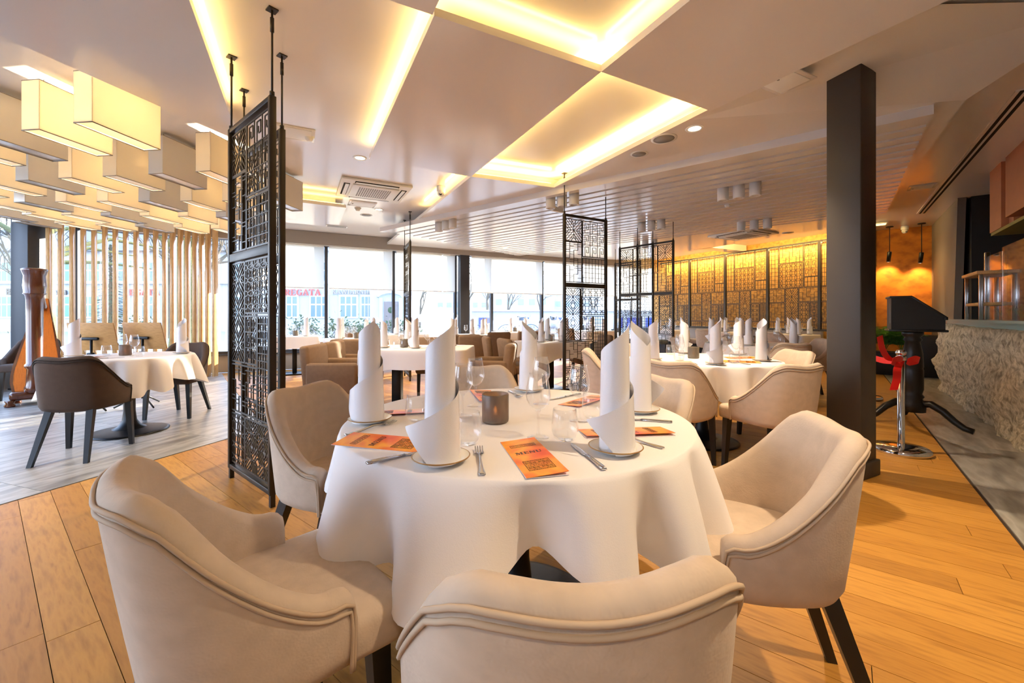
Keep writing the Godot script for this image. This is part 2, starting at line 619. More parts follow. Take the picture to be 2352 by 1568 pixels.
func floor_parts() -> void:
	var fl := structure("floor")
	put("subfloor", prism_mesh(room_poly(), -0.25, -0.008), M.joint, fl)
	# oak planks
	var wood := wood_poly()
	var w := 0.134
	var along := Vector2(sin(B_AX), cos(B_AX))
	var across := Vector2(cos(B_AX), -sin(B_AX))
	var planks := []
	for row in range(-60, 120):
		var offset := rng.randf() * 1.5
		var q := -14.0 + offset
		while q < 18.0:
			var l := rng.randf_range(1.2, 1.9)
			var a := across * (row * w) + along * q
			var mid := a + along * l / 2.0 + across * w / 2.0
			if mid.x > -9.0 and mid.x < 10.0 and mid.y > -4.5 and mid.y < 14.5:
				var g := 0.0012
				var rect := PackedVector2Array([a + across * g + along * g, a + across * (w - g) + along * g, a + across * (w - g) + along * (l - g), a + across * g + along * (l - g)])
				for piece in Geometry2D.intersect_polygons(rect, wood):
					if piece.size() >= 3:
						var c := Vector2.ZERO
						for p in piece:
							c += p
						c /= piece.size()
						# nearer pieces show largest; those behind the viewer do not show
						var seen: float = c.length() + (50.0 if c.y < 0.3 or absf(c.x) > c.y * 1.5 + 0.6 else 0.0)
						planks.append([seen, piece])
			q += l
	planks.sort_custom(func(p, q): return p[0] < q[0])
	var far := st_new()
	for i in planks.size():
		var sh := Vector2(rng.randf() * 7.0, rng.randf() * 7.0)
		if i < 295:
			put("plank", prism_mesh(planks[i][1], -0.02, rng.randf_range(-0.0008, 0.0), B_AX, sh), M["plank%d" % rng.randi_range(0, 4)], fl)
		else:
			prism(far, planks[i][1], -0.02, 0.0, B_AX, sh)
	var rest := put("far_planks", done(far), M.plank1, fl)
	rest.set_meta("kind", "stuff")
	# stone tiles left and right of the planks
	var left := poly2([[-4.67, -3.4], [-5.6, 3.0], [-7.6, 6.2], [-7.6, 7.19], [-5.62, 8.15], [-5.07, 7.42], [-2.44, 4.15], [-3.0, 2.44], [-4.6, -2.2]])
	var right := poly2([[2.98, 2.69], [7.54, 8.60], [7.6, 8.7], [8.5, 8.0], [9.6, 6.6], [9.6, -3.4], [-1.72, -3.4]])
	for zone in [[left, deg_to_rad(18.0), 1.2, 0.6], [right, A_AX, 1.2, 0.6]]:
		var ax: float = zone[1]
		var al := Vector2(sin(ax), cos(ax))
		var ac := Vector2(cos(ax), -sin(ax))
		for row in range(-24, 24):
			for k in range(-14, 14):
				var a: Vector2 = ac * (row * zone[3]) + al * (k * zone[2] + (0.4 if row % 2 else 0.0))
				var g := 0.0015
				var rect := PackedVector2Array([a + ac * g + al * g, a + ac * (zone[3] - g) + al * g, a + ac * (zone[3] - g) + al * (zone[2] - g), a + ac * g + al * (zone[2] - g)])
				for piece in Geometry2D.intersect_polygons(rect, zone[0]):
					if piece.size() >= 3:
						put("tile", prism_mesh(piece, -0.02, 0.0, ax, Vector2(rng.randf() * 5.0, rng.randf() * 5.0)), M["tile%d" % rng.randi_range(0, 2)], fl)

# ---------------------------------------------------------------- walls
func upright(p: Vector2, q: Vector2, y0: float, y1: float, t: float, out := 0.0) -> ArrayMesh:
	var n := left_of((q - p).normalized())
	return prism_mesh(wall_poly(p + n * out, q + n * out, t), y0, y1)

func walls_and_windows() -> void:
	# window wall: sill wall, glass panes, mullions, pelmet and blinds; n points outside (to the left of p -> q)
	var ws := structure("wall_window")
	put("sill_wall", upright(window_pt(-3.63), window_pt(9.9), 0.0, 0.33, 0.18), M.plinth, ws)
	put("sill", upright(window_pt(-3.6), window_pt(9.85), 0.33, 0.355, 0.24, -0.06), M.anthracite, ws)
	put("header", upright(window_pt(-3.63), window_pt(9.9), 2.66, 3.1, 0.25), M.anthracite, ws)
	put("pelmet", upright(window_pt(-3.4), window_pt(9.8), 2.60, 2.865, -0.16, -0.02), M.plinth, ws)
	put("roof_edge", upright(window_pt(-3.9), window_pt(10.2), 2.95, 3.1, 0.25), M.anthracite, ws)
	var base := structure("baseboard_window")
	put("board", upright(window_pt(-1.0), window_pt(9.8), 0.0, 0.09, -0.015), M.plinth, base)
	# mullions from their places in the photograph
	var marks := [-3.55, -2.2, -0.98, 0.42, 1.85, 3.36, 4.35, 5.87, 7.2, 8.5, 9.8]
	for i in marks.size() - 1:
		var a: float = marks[i]
		var b: float = marks[i + 1]
		var win := structure("window_%d" % (i + 1))
		put("mullion", upright(window_pt(a - 0.03), window_pt(a + 0.03), 0.355, 2.66, 0.10, 0.02), M.anthracite, win)
		put("bottom_rail", upright(window_pt(a + 0.03), window_pt(b - 0.03), 0.355, 0.41, 0.08, 0.03), M.anthracite, win)
		put("top_rail", upright(window_pt(a + 0.03), window_pt(b - 0.03), 2.60, 2.66, 0.08, 0.03), M.anthracite, win)
		put("pane", upright(window_pt(a + 0.03), window_pt(b - 0.03), 0.41, 2.60, 0.006, 0.07), M.pane, win)
	# roller blinds, each a fabric with a bottom bar and a tube
	var blinds := [[-0.92, 0.38, 1.70], [0.46, 1.82, 1.70], [1.89, 3.0, 1.70], [3.0, 3.33, 1.70], [3.75, 5.84, 1.70], [5.90, 7.17, 1.70], [7.23, 8.47, 1.70], [8.53, 9.75, 1.70]]
	for e in blinds:
		var mid := window_pt((e[0] + e[1]) / 2.0, 0.03)
		var b := thing("roller_blind", V(mid.x, mid.y, 0), atan2(0.457, 0.889))
		var wide: float = e[1] - e[0] - 0.02
		put("fabric", box_mesh(Vector3(wide, 2.58 - e[2], 0.003), Vector3(0, (2.58 + e[2]) / 2.0, 0)), M.blind, b)
		put("bottom_bar", box_mesh(Vector3(wide, 0.022, 0.014), Vector3(0, e[2], 0), 0.005), M.plastic, b)
		put("roller_tube", tube_mesh([Vector3(-wide / 2.0, 2.60, 0), Vector3(wide / 2.0, 2.60, 0)], 0.025, 10), M.plastic, b)
		listed_as(b, "white roller blind pulled half down", "blind", "on the far window wall", "white roller blinds on the far windows")
	# steel column in the window wall
	var wc := window_pt(3.54, 0.05)
	var col := thing("window_column", V(wc.x, wc.y, 0), atan2(0.457, 0.889))
	tag(col, "dark grey square column between the far windows", "column")
	put("shaft", box_mesh(Vector3(0.24, 2.69, 0.22), Vector3(0, 1.36, 0), 0.006), M.anthracite, col)
	put("base_plate", box_mesh(Vector3(0.28, 0.02, 0.26), Vector3(0, 0.01, 0), 0.004), M.anthracite, col)
	# left glass wall, bending in beside the viewer: its cool light falls on the near chairs and napkins from the left
	var lg := structure("wall_left")
	var line := [Vector2(-4.75, -3.4), Vector2(-5.6, 3.0), Vector2(-7.6, 6.2), Vector2(-7.6, 7.22)]
	var count := 0
	for i in line.size() - 1:
		var a: Vector2 = line[i]
		var b: Vector2 = line[i + 1]
		put("header", upright(a, b, 2.70, 3.1, 0.25), M.anthracite, lg)
		put("sill_wall", upright(a, b, 0.0, 0.33, 0.2), M.plinth, lg)
		var n := maxi(1, roundi(a.distance_to(b) / 1.3))
		for k in n:
			var p := a.lerp(b, float(k) / n)
			var q := a.lerp(b, float(k + 1) / n)
			var dir := (q - p).normalized()
			var win := structure("window_%d" % (count + 20))
			count += 1
			put("mullion", upright(p, p + dir * 0.06, 0.33, 2.70, 0.12, 0.03), M.anthracite, win)
			put("pane", upright(p + dir * 0.06, q, 0.33, 2.70, 0.006, 0.08), M.pane, win)
	var lc := thing("left_column", V(-7.38, 6.42, 0), 0.0)
	tag(lc, "dark square column beside the harp at the left glass wall", "column")
	put("shaft", box_mesh(Vector3(0.26, 2.70, 0.26), Vector3(0, 1.35, 0), 0.006), M.anthracite, lc)
	put("base_plate", box_mesh(Vector3(0.30, 0.02, 0.30), Vector3(0, 0.01, 0), 0.004), M.anthracite, lc)
	# the walls the photograph does not show
	var bw := structure("wall_back")
	put("wall_face", prism_mesh(poly2([[-4.9, -3.4], [-4.9, -3.2], [9.8, -3.2], [9.8, -3.4]]), 0.0, 3.1), M.wall, bw)
	var rw := structure("wall_right")
	put("wall_face", prism_mesh(poly2([[9.6, -4.0], [9.6, 8.2], [9.8, 8.2], [9.8, -4.0]]), 0.0, 3.1), M.near_black, rw)
	# the free-standing column on the right
	var rc := thing("free_column", V(2.392, 2.965, 0), atan2(0.457, 0.889))
	tag(rc, "tall dark brown square column standing right of the near tables", "column")
	put("shaft", box_mesh(Vector3(0.21, 2.87, 0.21), Vector3(0, 1.435, 0), 0.008), M.column, rc)
	put("plinth", box_mesh(Vector3(0.245, 0.11, 0.245), Vector3(0, 0.055, 0), 0.008), M.column, rc)

# ---------------------------------------------------------------- ceiling
func led_edge(parent: Node, a: Vector2, b: Vector2, energy: float, y := LIP, high := HIGH, lean := 0.30) -> void:
	# a strip lamp lying behind the lip from a to b; light leaves to the left of a -> b and upwards
	var dir := (b - a).normalized()
	var n := left_of(dir)
	var p := a + dir * 0.03 - n * 0.02
	var q := b - dir * 0.03 - n * 0.02
	var st := st_new()
	prism(st, wall_poly(p, q, -0.02), y + 0.002, y + 0.014)
	put("led_strip", done(st), M.led, parent)
	var l := AreaLight3D.new()
	l.name = "cove_light"
	l.area_size = Vector2(p.distance_to(q), 0.022)
	l.light_color = COVE
	l.light_energy = energy * p.distance_to(q)
	l.area_normalize_energy = true
	l.light_size = 0.02
	l.shadow_enabled = true
	l.set("area_range", 30.0)
	var mid := (p + q) / 2.0
	add_child(l)
	var pos := V(mid.x, mid.y, y + 0.022) + Vector3(n.x, 0, -n.y) * 0.004
	var toward := Vector3(n.x * lean, 1.0, -n.y * lean)
	var zb := -toward.normalized()
	var xb := Vector3(dir.x, 0, -dir.y)
	var yb := zb.cross(xb).normalized()
	l.global_transform = Transform3D(Basis(xb, yb, zb), pos)
	used_names["cove_light"] = int(used_names.get("cove_light", 0)) + 1
	l.name = "cove_light_%03d" % used_names["cove_light"]

func dropped(parent: Node, poly: PackedVector2Array, inset := 0.14) -> void:
	put("panel", prism_mesh(poly, LOW, LIP), M.ceiling, parent)
	for p in Geometry2D.offset_polygon(poly, -inset, Geometry2D.JOIN_MITER):
		put("panel_core", prism_mesh(p, LIP, HIGH + 0.01), M.ceiling, parent)

func ceiling_parts() -> void:
	var ce := structure("ceiling")
	var slab := poly2([[-5.0, -3.4], [-5.85, 2.9], [-7.85, 6.1], [-7.85, 7.05], [-7.6, 7.27], [4.38, 13.44], [5.2, 13.2], [9.8, 8.2], [9.8, -3.4]])
	put("upper_slab", prism_mesh(slab, HIGH, 3.1), M.ceiling, ce)
	var A := Vector2(-1.475, 4.339)
	var B := Vector2(-0.419, 2.264)
	var C := Vector2(0.592, 2.786)
	var D := Vector2(-0.475, 4.878)
	var E := Vector2(1.539, 3.301)
	var F := Vector2(0.530, 5.290)
	var e1 := (C - D).normalized()           # towards the viewer
	dropped(ce, PackedVector2Array([A, B, C, D]))
	led_edge(ce, B, A, 0.17)
	# panel nearer to the viewer, beyond the top of the picture
	var B0 := B - (C - B).normalized() * 0.01
	var P0a := B + e1 * 2.5
	var wl := B - (C - B) * 1.25
	dropped(ce, PackedVector2Array([B0, wl, wl + e1 * 2.5, P0a]))
	led_edge(ce, C, B, 0.17)
	# large dropped field on the right with the recess C D F E cut out of its edge
	var I1 := C + e1 * 4.3
	var fold0 := Vector2(1.487, 3.466)
	var fold1 := fold0 + Vector2(0.497, -0.867) * 5.0
	var J := D + (D - C).normalized() * 5.30
	var main := PackedVector2Array([I1, C, E, F, D, J, Vector2(0.9, 11.5), gold_pt(4.3, 1.35), gold_pt(-0.9, 1.35), Vector2(6.3, 7.3), Vector2(3.4, 3.15), fold0, fold1])
	put("panel", prism_mesh(main, LOW, LIP), M.ceiling, ce)
	for p in Geometry2D.offset_polygon(main, -0.14, Geometry2D.JOIN_MITER):
		put("panel_core", prism_mesh(p, LIP, HIGH + 0.01), M.ceiling, ce)
	led_edge(ce, I1, C, 0.17)
	led_edge(ce, D, J - (J - D).normalized() * 3.2, 0.17)
	# recess on the right lit from all sides
	led_edge(ce, D, C, 0.5)
	led_edge(ce, C, E, 0.5)
	led_edge(ce, E, F, 0.5)
	led_edge(ce, F, D, 0.5)
	# dropped field right of the fold, rising towards the entrance
	var rise := st_new()
	quad(rise, V(fold0.x, fold0.y, LOW), V(2.2, 2.35, 2.84), V(3.4, 2.35, 2.868), V(3.4, 3.15, LOW))
	put("sloping_panel", done(rise), M.ceiling, ce)
	# wedge panel on the left
	var G := Vector2(-1.651, 2.153)
	var H := Vector2(-2.319, 3.486)
	var gh := (H - G).normalized()
	var apex := Vector2(-2.53, 3.90)
	var wedge := PackedVector2Array([apex, apex - gh * 6.4, Vector2(-4.3, -2.2), Vector2(-2.958, 2.427)])
	dropped(ce, wedge, 0.1)
	led_edge(ce, H, G - gh * 3.0, 0.17)
	# dropped panel by the windows on the left
	var Q := Vector2(-2.479, 6.278)
	var Q2 := Vector2(-3.5, 5.70)
	dropped(ce, PackedVector2Array([Q2, Q, Vector2(-3.169, 7.663), Vector2(-4.2, 7.1)]))
	led_edge(ce, Q, Q2, 0.17)
	# slatted field
	var sa := Vector2(3.223, 3.210)
	var bd := Vector2(sin(B_AX), cos(B_AX))
	var ad := Vector2(sin(A_AX), cos(A_AX))
	var len_b := 7.2
	var wide := 4.25
	var rim := 0.10
	put("slat_field_edge", prism_mesh(PackedVector2Array([sa, sa + bd * len_b, sa + bd * len_b + ad * rim, sa + ad * rim]), 2.645, LOW), M.ceiling, ce)
	var slat := prism_mesh(PackedVector2Array([Vector2(0, 0), bd * len_b, bd * len_b + ad * 0.14, ad * 0.14]), 2.675, LOW)
	var n := 20
	for i in n:
		var o := sa + ad * (rim + 0.055 + i * 0.2035)
		put("ceiling_slat", slat, M.ceiling, ce, V(o.x, o.y, 0))
	# slot diffuser over the entrance side
	var s0 := Vector2(4.05, 3.215)
	var s1 := Vector2(7.065, 7.147)
	put("slot_frame", prism_mesh(wall_poly(s0, s1, 0.13), HIGH - 0.012, HIGH), M.ceiling, ce)
	for k in [0.03, 0.08]:
		var nn := left_of((s1 - s0).normalized())
		put("slot", prism_mesh(wall_poly(s0 + nn * k, s1 + nn * k, 0.025), HIGH - 0.016, HIGH - 0.011), M.dark_gap, ce)
	# lit trough along the gold wall
	for e in [[-0.9, 1.75], [2.05, 4.3]]:
		led_edge(ce, gold_pt(e[1], 1.35), gold_pt(e[0], 1.35), 2.6, LIP, HIGH, 1.0)
	put("trough_bridge", prism_mesh(PackedVector2Array([gold_pt(1.75, 0.05), gold_pt(2.05, 0.05), gold_pt(2.05, 1.4), gold_pt(1.75, 1.4)]), LOW, HIGH), M.ceiling, ce)

# ---------------------------------------------------------------- outside
func letters(text: String, h: float, depth: float, serif := false) -> TextMesh:
	var t := TextMesh.new()
	t.text = text
	var f := SystemFont.new()
	f.font_names = PackedStringArray(["Droid Serif" if serif else "Droid Sans"])
	f.font_weight = 700
	t.font = f
	t.font_size = 64
	t.pixel_size = h / 46.0
	t.depth = depth
	return t

func tree(at: Vector3, h: float, sd: int, called: String, spread := 0.55, trunk := 0.017) -> MeshInstance3D:
	var r := RandomNumberGenerator.new()
	r.seed = sd
	var st := st_new(true)
	var todo := [[Vector3.ZERO, Vector3(r.randf_range(-0.05, 0.05), 1, r.randf_range(-0.05, 0.05)).normalized(), h * 0.34, h * trunk, 0]]
	while todo.size():
		var e: Array = todo.pop_back()
		var p: Vector3 = e[0]
		var dir: Vector3 = e[1]
		var l: float = e[2]
		var rad: float = e[3]
		var mid := p + dir * l * 0.5 + Vector3(r.randf_range(-1, 1), 0, r.randf_range(-1, 1)) * l * 0.06
		var end := p + dir * l
		tube(st, [p, mid, end], [rad, rad * 0.85, rad * 0.68], 5 if e[4] < 3 else 3, false)
		if e[4] < 6:
			for k in (3 if e[4] < 4 else 2):
				var nd := (dir + Vector3(r.randf_range(-1, 1), r.randf_range(-0.35, 0.75), r.randf_range(-1, 1)) * spread * 1.3).normalized()
				todo.append([end if k < 2 else mid, nd, l * r.randf_range(0.58, 0.82), rad * (0.62 if k else 0.7), e[4] + 1])
	return solo(called, done(st), M.bark, at)

func outside() -> void:
	solo("ground", box_mesh(Vector3(260, 0.2, 260), Vector3(0, -0.26, -60)), M.ground).set_meta("kind", "structure")
	# white house across the street
	var z := -34.0
	var h := thing("white_house", Vector3(0, -0.16, z))
	tag(h, "long white plastered house with casement windows across the street", "building")
	put("wall", box_mesh(Vector3(34.0, 6.6, 7.0), Vector3(-26.9, 3.3, -3.5)), M.facade, h)
	put("plinth", box_mesh(Vector3(34.1, 0.55, 0.08), Vector3(-26.9, 0.28, 0.03)), M.plinth, h)
	put("cornice", box_mesh(Vector3(34.4, 0.22, 0.35), Vector3(-26.9, 3.98, 0.1)), M.facade_trim, h)
	var roof := st_new()
	quad(roof, Vector3(-44.2, 6.5, 0.5), Vector3(-9.6, 6.5, 0.5), Vector3(-9.6, 9.6, -3.5), Vector3(-44.2, 9.6, -3.5))
	quad(roof, Vector3(-9.6, 6.5, -7.5), Vector3(-44.2, 6.5, -7.5), Vector3(-44.2, 9.6, -3.5), Vector3(-9.6, 9.6, -3.5))
	put("roof", done(roof), M.door_brown, h)
	var win_frame := box_mesh(Vector3(1.56, 1.9, 0.12))
	var casement := box_mesh(Vector3(0.34, 0.92, 0.03))
	var light := box_mesh(Vector3(0.34, 0.56, 0.03))
	var spots := [-41.0, -38.8, -36.4, -34.0, -31.6, -29.2, -26.8, -24.4, -22.2, -18.0, -15.6, -13.2, -11.75]
	for row in 2:
		for x in spots:
			var f := put("window_frame", win_frame, M.facade_trim, h, Vector3(x, 2.05 + 2.75 * row, 0.03))
			if x == -11.75:
				f.scale.x = 0.62
			for k in [-1, 0, 1]:
				put("pane", casement, M.facade_green if x < -33 else M.facade_glass, f, Vector3(k * 0.46, -0.36, 0.06))
				put("pane", light, M.facade_green if x < -33 else M.facade_glass, f, Vector3(k * 0.46, 0.50, 0.06))
			if x == -11.75 and row == 1:
				break
	# porch with a door
	var porch := thing("house_porch", Vector3(-9.6, -0.16, z + 0.6))
	tag(porch, "house porch with a brown door under an arched hood", "porch")
	put("wall", box_mesh(Vector3(3.0, 4.6, 1.6), Vector3(-0.2, 2.3, -0.8)), M.facade, porch)
	var dr := put("door", box_mesh(Vector3(1.12, 2.35, 0.08), Vector3(0, 1.25, 0.03), 0.01), M.door_brown, porch)
	put("wreath", lathe_mesh([Vector2(0.05, -0.02), Vector2(0.22, -0.03), Vector2(0.25, 0.0), Vector2(0.22, 0.03), Vector2(0.05, 0.02)], 14), M.needles, dr, Vector3(0, 1.75, 0.1)).rotation.x = PI / 2
	for s in [-1, 1]:
		put("pilaster", box_mesh(Vector3(0.24, 2.7, 0.18), Vector3(s * 0.78, 1.35, 0.08), 0.02), M.facade_trim, porch)
	var arch := []
	for k in 13:
		var a := PI * k / 12.0
		arch.append(Vector3(cos(a) * 1.0, 2.72 + sin(a) * 0.42, 0.25))
	put("arched_hood", tube_mesh(arch, 0.10, 8), M.facade_trim, porch)
	# lettering
	var signs := [["REGATA", -29.9, 3.02, 0.50, "red_sign", true, "red lettering on the white house seen between the timber fins"],
		["REGATA", -16.9, 3.02, 0.50, "red_sign", true, "red lettering on the white house below the left blind"],
		["KAWIARNIA", -12.95, 3.06, 0.36, "grey_sign", true, "grey cafe lettering on the white house above the small windows"],
		["B", -40.6, 3.06, 0.52, "black_sign", false, "single black capital letter on the house beside the left column"],
		["elowa", -36.9, 3.06, 0.52, "black_sign", false, "black lower case lettering on the house behind the harp"]]
	for s in signs:
		var o := solo("house_lettering", letters(s[0], s[3], 0.06, s[5]), M[s[4]], Vector3(s[1], s[2], z + 0.12))
		tag(o, s[6], "lettering")
	# trees
	var t := tree(Vector3(-19.5, -0.16, -24), 9.0, 3, "bare_tree")
	tag(t, "bare tree in front of the white house, left", "tree", "bare trees outside")
	t = tree(Vector3(-14.8, -0.16, -19), 8.0, 12, "bare_tree", 0.7)
	tag(t, "bare tree with drooping twigs before the left far window", "tree", "bare trees outside")
	t = tree(Vector3(-30.0, -0.16, -27.5), 10.0, 5, "bare_tree")
	tag(t, "bare tree seen between the timber fins", "tree", "bare trees outside")
	var k := 0
	for e in [[-11.0, -50, 9.5, 21], [-6.3, -58, 10.5, 22], [-3.0, -48, 9.0, 23], [-0.6, -62, 10.0, 24], [3.6, -52, 8.5, 25], [12.5, -66, 9.0, 26]]:
		var b := tree(Vector3(e[0], -0.16, e[1]), e[2], e[3], "bare_tree")
		listed_as(b, "bare winter tree with thin branches", "tree", "behind the car park", "bare trees outside")
		k += 1
	for e in [[-9.05, -11.6, 0.30, 31, "mossy trunk seen past the right end of the timber fins"], [-12.7, -11.4, 0.25, 32, "mossy trunk seen behind the left timber fins"], [-15.3, -13.5, 0.22, 33, "mossy trunk beyond the dark left column"]]:
		var r := RandomNumberGenerator.new()
		r.seed = e[3]
		var st := st_new(true)
		var pts := []
		var rad := []
		for i in 8:
			pts.append(Vector3(r.randf_range(-0.12, 0.12) * i * 0.3, i * 1.0, r.randf_range(-0.1, 0.1)))
			rad.append(e[2] * (1.15 - i * 0.09))
		tube(st, pts, rad, 12, false)
		for i in 7:
			var a := r.randf() * TAU
			var p: Vector3 = pts[3 + i % 5]
			var q := p + Vector3(cos(a), r.randf_range(0.1, 0.7), sin(a)) * 1.6
			tube(st, [p, q, q + Vector3(cos(a + 0.5), -0.1, sin(a + 0.5)) * 1.4], [0.09, 0.06, 0.02], 6, false)
		var o := solo("mossy_tree", done(st), M.moss, Vector3(e[0], -0.16, e[1]))
		tag(o, e[4], "tree", "mossy trees close to the glass")
	# conifer
	var con := thing("conifer", Vector3(-21.5, -0.16, -22.5))
	tag(con, "dark green conifer outside, seen between the timber fins", "tree")
	put("trunk", tube_mesh([Vector3(0, 0, 0), Vector3(0, 5.0, 0)], [0.12, 0.03], 6), M.bark, con)
	var cr := RandomNumberGenerator.new()
	cr.seed = 77
	var cs := st_new()
	for i in 900:
		var y := 0.5 + 4.6 * i / 900.0
		var a := cr.randf() * TAU
		var l := (5.3 - y) * 0.30 * cr.randf_range(0.5, 1.1)
		var p0 := Vector3(0, y, 0)
		var tip := p0 + Vector3(cos(a) * l, -l * 0.25 + cr.randf_range(-0.05, 0.1), sin(a) * l)
		var side := Vector3(-sin(a), 0, cos(a)) * 0.07
		var m := p0.lerp(tip, 0.6)
		quad(cs, p0.lerp(tip, 0.2), m - side, tip, m + side)
	put("needles", done(cs), M.needles, con)
	# hedge of low shrubs
	for i in 6:
		var hr := RandomNumberGenerator.new()
		hr.seed = 90 + i
		var hs := st_new()
		for q in 420:
			var p := Vector3(hr.randfn(0, 0.45), absf(hr.randfn(0.45, 0.3)), hr.randfn(0, 0.3))
			var u := Vector3(hr.randf_range(-1, 1), hr.randf_range(-1, 1), hr.randf_range(-1, 1)).normalized() * 0.11
			var w := u.cross(Vector3(hr.randf_range(-1, 1), hr.randf_range(-1, 1), hr.randf_range(-1, 1))).normalized() * 0.05
			quad(hs, p - u, p - w, p + u, p + w)
		var sh := solo("shrub", done(hs), M.needles, Vector3([-12.8, -8.8, -6.9, -5.6, -23.0, -33.0][i], -0.16, [-26.0, -22.0, -20.5, -21.0, -26.0, -29.0][i]))
		listed_as(sh, "low evergreen shrub", "shrub", "outside the far windows", "shrubs outside the windows")
	# terrace chairs with woven arched backs
	var chair: Node3D = null
	for i in 7:
		var x: float = [-6.75, -5.75, -4.75, -3.75, -1.1, -0.2, 0.7][i]
		var d: float = [11.3, 11.6, 12.0, 12.5, 14.5, 15.0, 15.4][i]
		if chair == null:
			chair = thing("terrace_chair", V(x, d, -0.16), 0.4)
			var st := st_new(true)
			var rim := []
			for k2 in 13:
				var a := PI * k2 / 12.0
				rim.append(Vector3(cos(a) * 0.36, 0.62 + sin(a) * 0.34, 0.0))
			tube(st, rim, 0.016, 6)
			put("back_rim", done(st), M.rattan, chair)
			var ws := st_new(true)
			for k2 in 7:
				var f := -0.36 + 0.12 * k2
				for s in [-1.0, 1.0]:
					var p := Vector3(f, 0.60, 0)
					var q := p + Vector3(s * 0.28, 0.30, 0)
					if Vector2(q.x, q.y - 0.62).length() > 0.36:
						q = p.lerp(q, 0.6)
					if Vector2(q.x, q.y - 0.62).length() < 0.37:
						tube(ws, [p, q], 0.009, 4)
			put("woven_back", done(ws), M.rattan, chair)
			put("seat", box_mesh(Vector3(0.6, 0.05, 0.5), Vector3(0, 0.58, -0.22), 0.02), M.rattan, chair)
			for sx in [-1, 1]:
				for sz in [0.0, -0.42]:
					put("leg", tube_mesh([Vector3(sx * 0.28, 0.0, sz), Vector3(sx * 0.28, 0.60, sz)], 0.016, 6), M.rattan, chair)
		else:
			copy_of(chair, V(x, d, -0.16), 0.4)
			chair = get_child(get_child_count() - 1)
		listed_as(chair, "dark woven terrace chair with arched back", "chair", "outside the far windows", "woven terrace chairs outside")
	# market tent
	var tent := thing("market_tent", Vector3(-4.05, -0.16, -23.0))
	tag(tent, "white pyramid roofed market tent outside the far window", "tent")
	var ts := st_new()
	var e4 := [Vector3(-1.35, 1.12, 1.2), Vector3(1.35, 1.12, 1.2), Vector3(1.35, 1.12, -1.2), Vector3(-1.35, 1.12, -1.2)]
	for i in 4:
		tri(ts, e4[i], e4[(i + 1) % 4], Vector3(0.15, 1.78, 0))
		var lo: Vector3 = e4[i] - Vector3(0, 0.16, 0)
		var lo2: Vector3 = e4[(i + 1) % 4] - Vector3(0, 0.16, 0)
		quad(ts, lo, lo2, e4[(i + 1) % 4], e4[i])
	put("canopy", done(ts), M.tent, tent)
	for p in e4:
		put("pole", tube_mesh([Vector3(p.x, 0, p.z), p], 0.025, 6), M.white, tent)
	# garage row with blue doors
	var gar := thing("garage_row", Vector3(0, -0.16, -42.0))
	tag(gar, "low white garage row with blue doors behind the parked cars", "building")
	put("wall", box_mesh(Vector3(20.0, 1.75, 3.0), Vector3(6.0, 0.88, -1.5)), M.facade, gar)
	put("roof", box_mesh(Vector3(20.4, 0.14, 3.4), Vector3(6.0, 1.82, -1.5)), M.facade_trim, gar)
	for i in 10:
		put("garage_door", box_mesh(Vector3(1.45, 1.0, 0.06), Vector3(-2.6 + i * 1.85, 0.62, 0.03)), M.garage_blue, gar)
	# parked cars
	var body := [Vector2(-2.1, 0.35), Vector2(-2.05, 0.75), Vector2(-1.2, 0.88), Vector2(-0.65, 1.36), Vector2(0.85, 1.38), Vector2(1.55, 0.95), Vector2(2.1, 0.85), Vector2(2.12, 0.35)]
	var cars := [[-0.1, -29.0, "car_white", 1.2], [2.3, -31.0, "car_silver", 1.2], [4.7, -31.5, "car_white", 1.25], [7.1, -32.0, "car_silver", 1.2]]
	for c in cars:
		var car := thing("parked_car", Vector3(c[0], -0.16, c[1]), c[3])
		var bs := st_new()
		var front := []
		for s in [-0.85, 0.85]:
			var ring := []
			for p in body:
				ring.append(Vector3(p.x, p.y, s * (1.0 if p.y < 1.0 else 0.82)))
			front.append(ring)
		for i in body.size():
			var j := (i + 1) % body.size()
			quad(bs, front[1][j], front[1][i], front[0][i], front[0][j])
		for s in 2:
			var m := Vector3(0, 0.7, -0.85 + 1.7 * s)
			for i in body.size():
				var j := (i + 1) % body.size()
				if s:
					tri(bs, m, front[1][j], front[1][i])
				else:
					tri(bs, m, front[0][i], front[0][j])
		put("body", done(bs), M[c[2]], car)
		put("side_window", box_mesh(Vector3(1.7, 0.34, 1.62), Vector3(0.15, 1.12, 0), 0.05), M.car_glass, car)
		for wx in [-1.3, 1.3]:
			for wz in [-0.78, 0.78]:
				put("wheel", tube_mesh([Vector3(wx, 0.32, wz - 0.1), Vector3(wx, 0.32, wz + 0.1)], 0.32, 14), M.tyre, car)
		listed_as(car, "parked %s car" % ("white" if c[2] == "car_white" else "silver"), "car", "in front of the blue garage doors", "cars parked outside")
	# apartment blocks far behind
	for e in [[2.5, -95.0, 14.0, 9.0], [15.5, -110.0, 15.0, 11.5], [-14.0, -120.0, 16.0, 8.0]]:
		var bl := thing("apartment_block", Vector3(e[0], -0.16, e[1]))
		put("wall", box_mesh(Vector3(e[2], e[3], 8.0), Vector3(0, e[3] / 2.0, -4.0)), M.far_block, bl)
		put("roof", box_mesh(Vector3(e[2] + 0.4, 0.3, 8.4), Vector3(0, e[3] + 0.15, -4.0)), M.far_block, bl)
		var wm := box_mesh(Vector3(1.3, 1.3, 0.1))
		for r2 in int(e[3] / 2.8):
			for q in int(e[2] / 2.6):
				put("window", wm, M.far_glass, bl, Vector3(-e[2] / 2.0 + 1.5 + q * 2.5, 1.8 + r2 * 2.7, 0.03))
		listed_as(bl, "pale apartment block far away", "building", "behind the bare trees", "apartment blocks on the horizon")

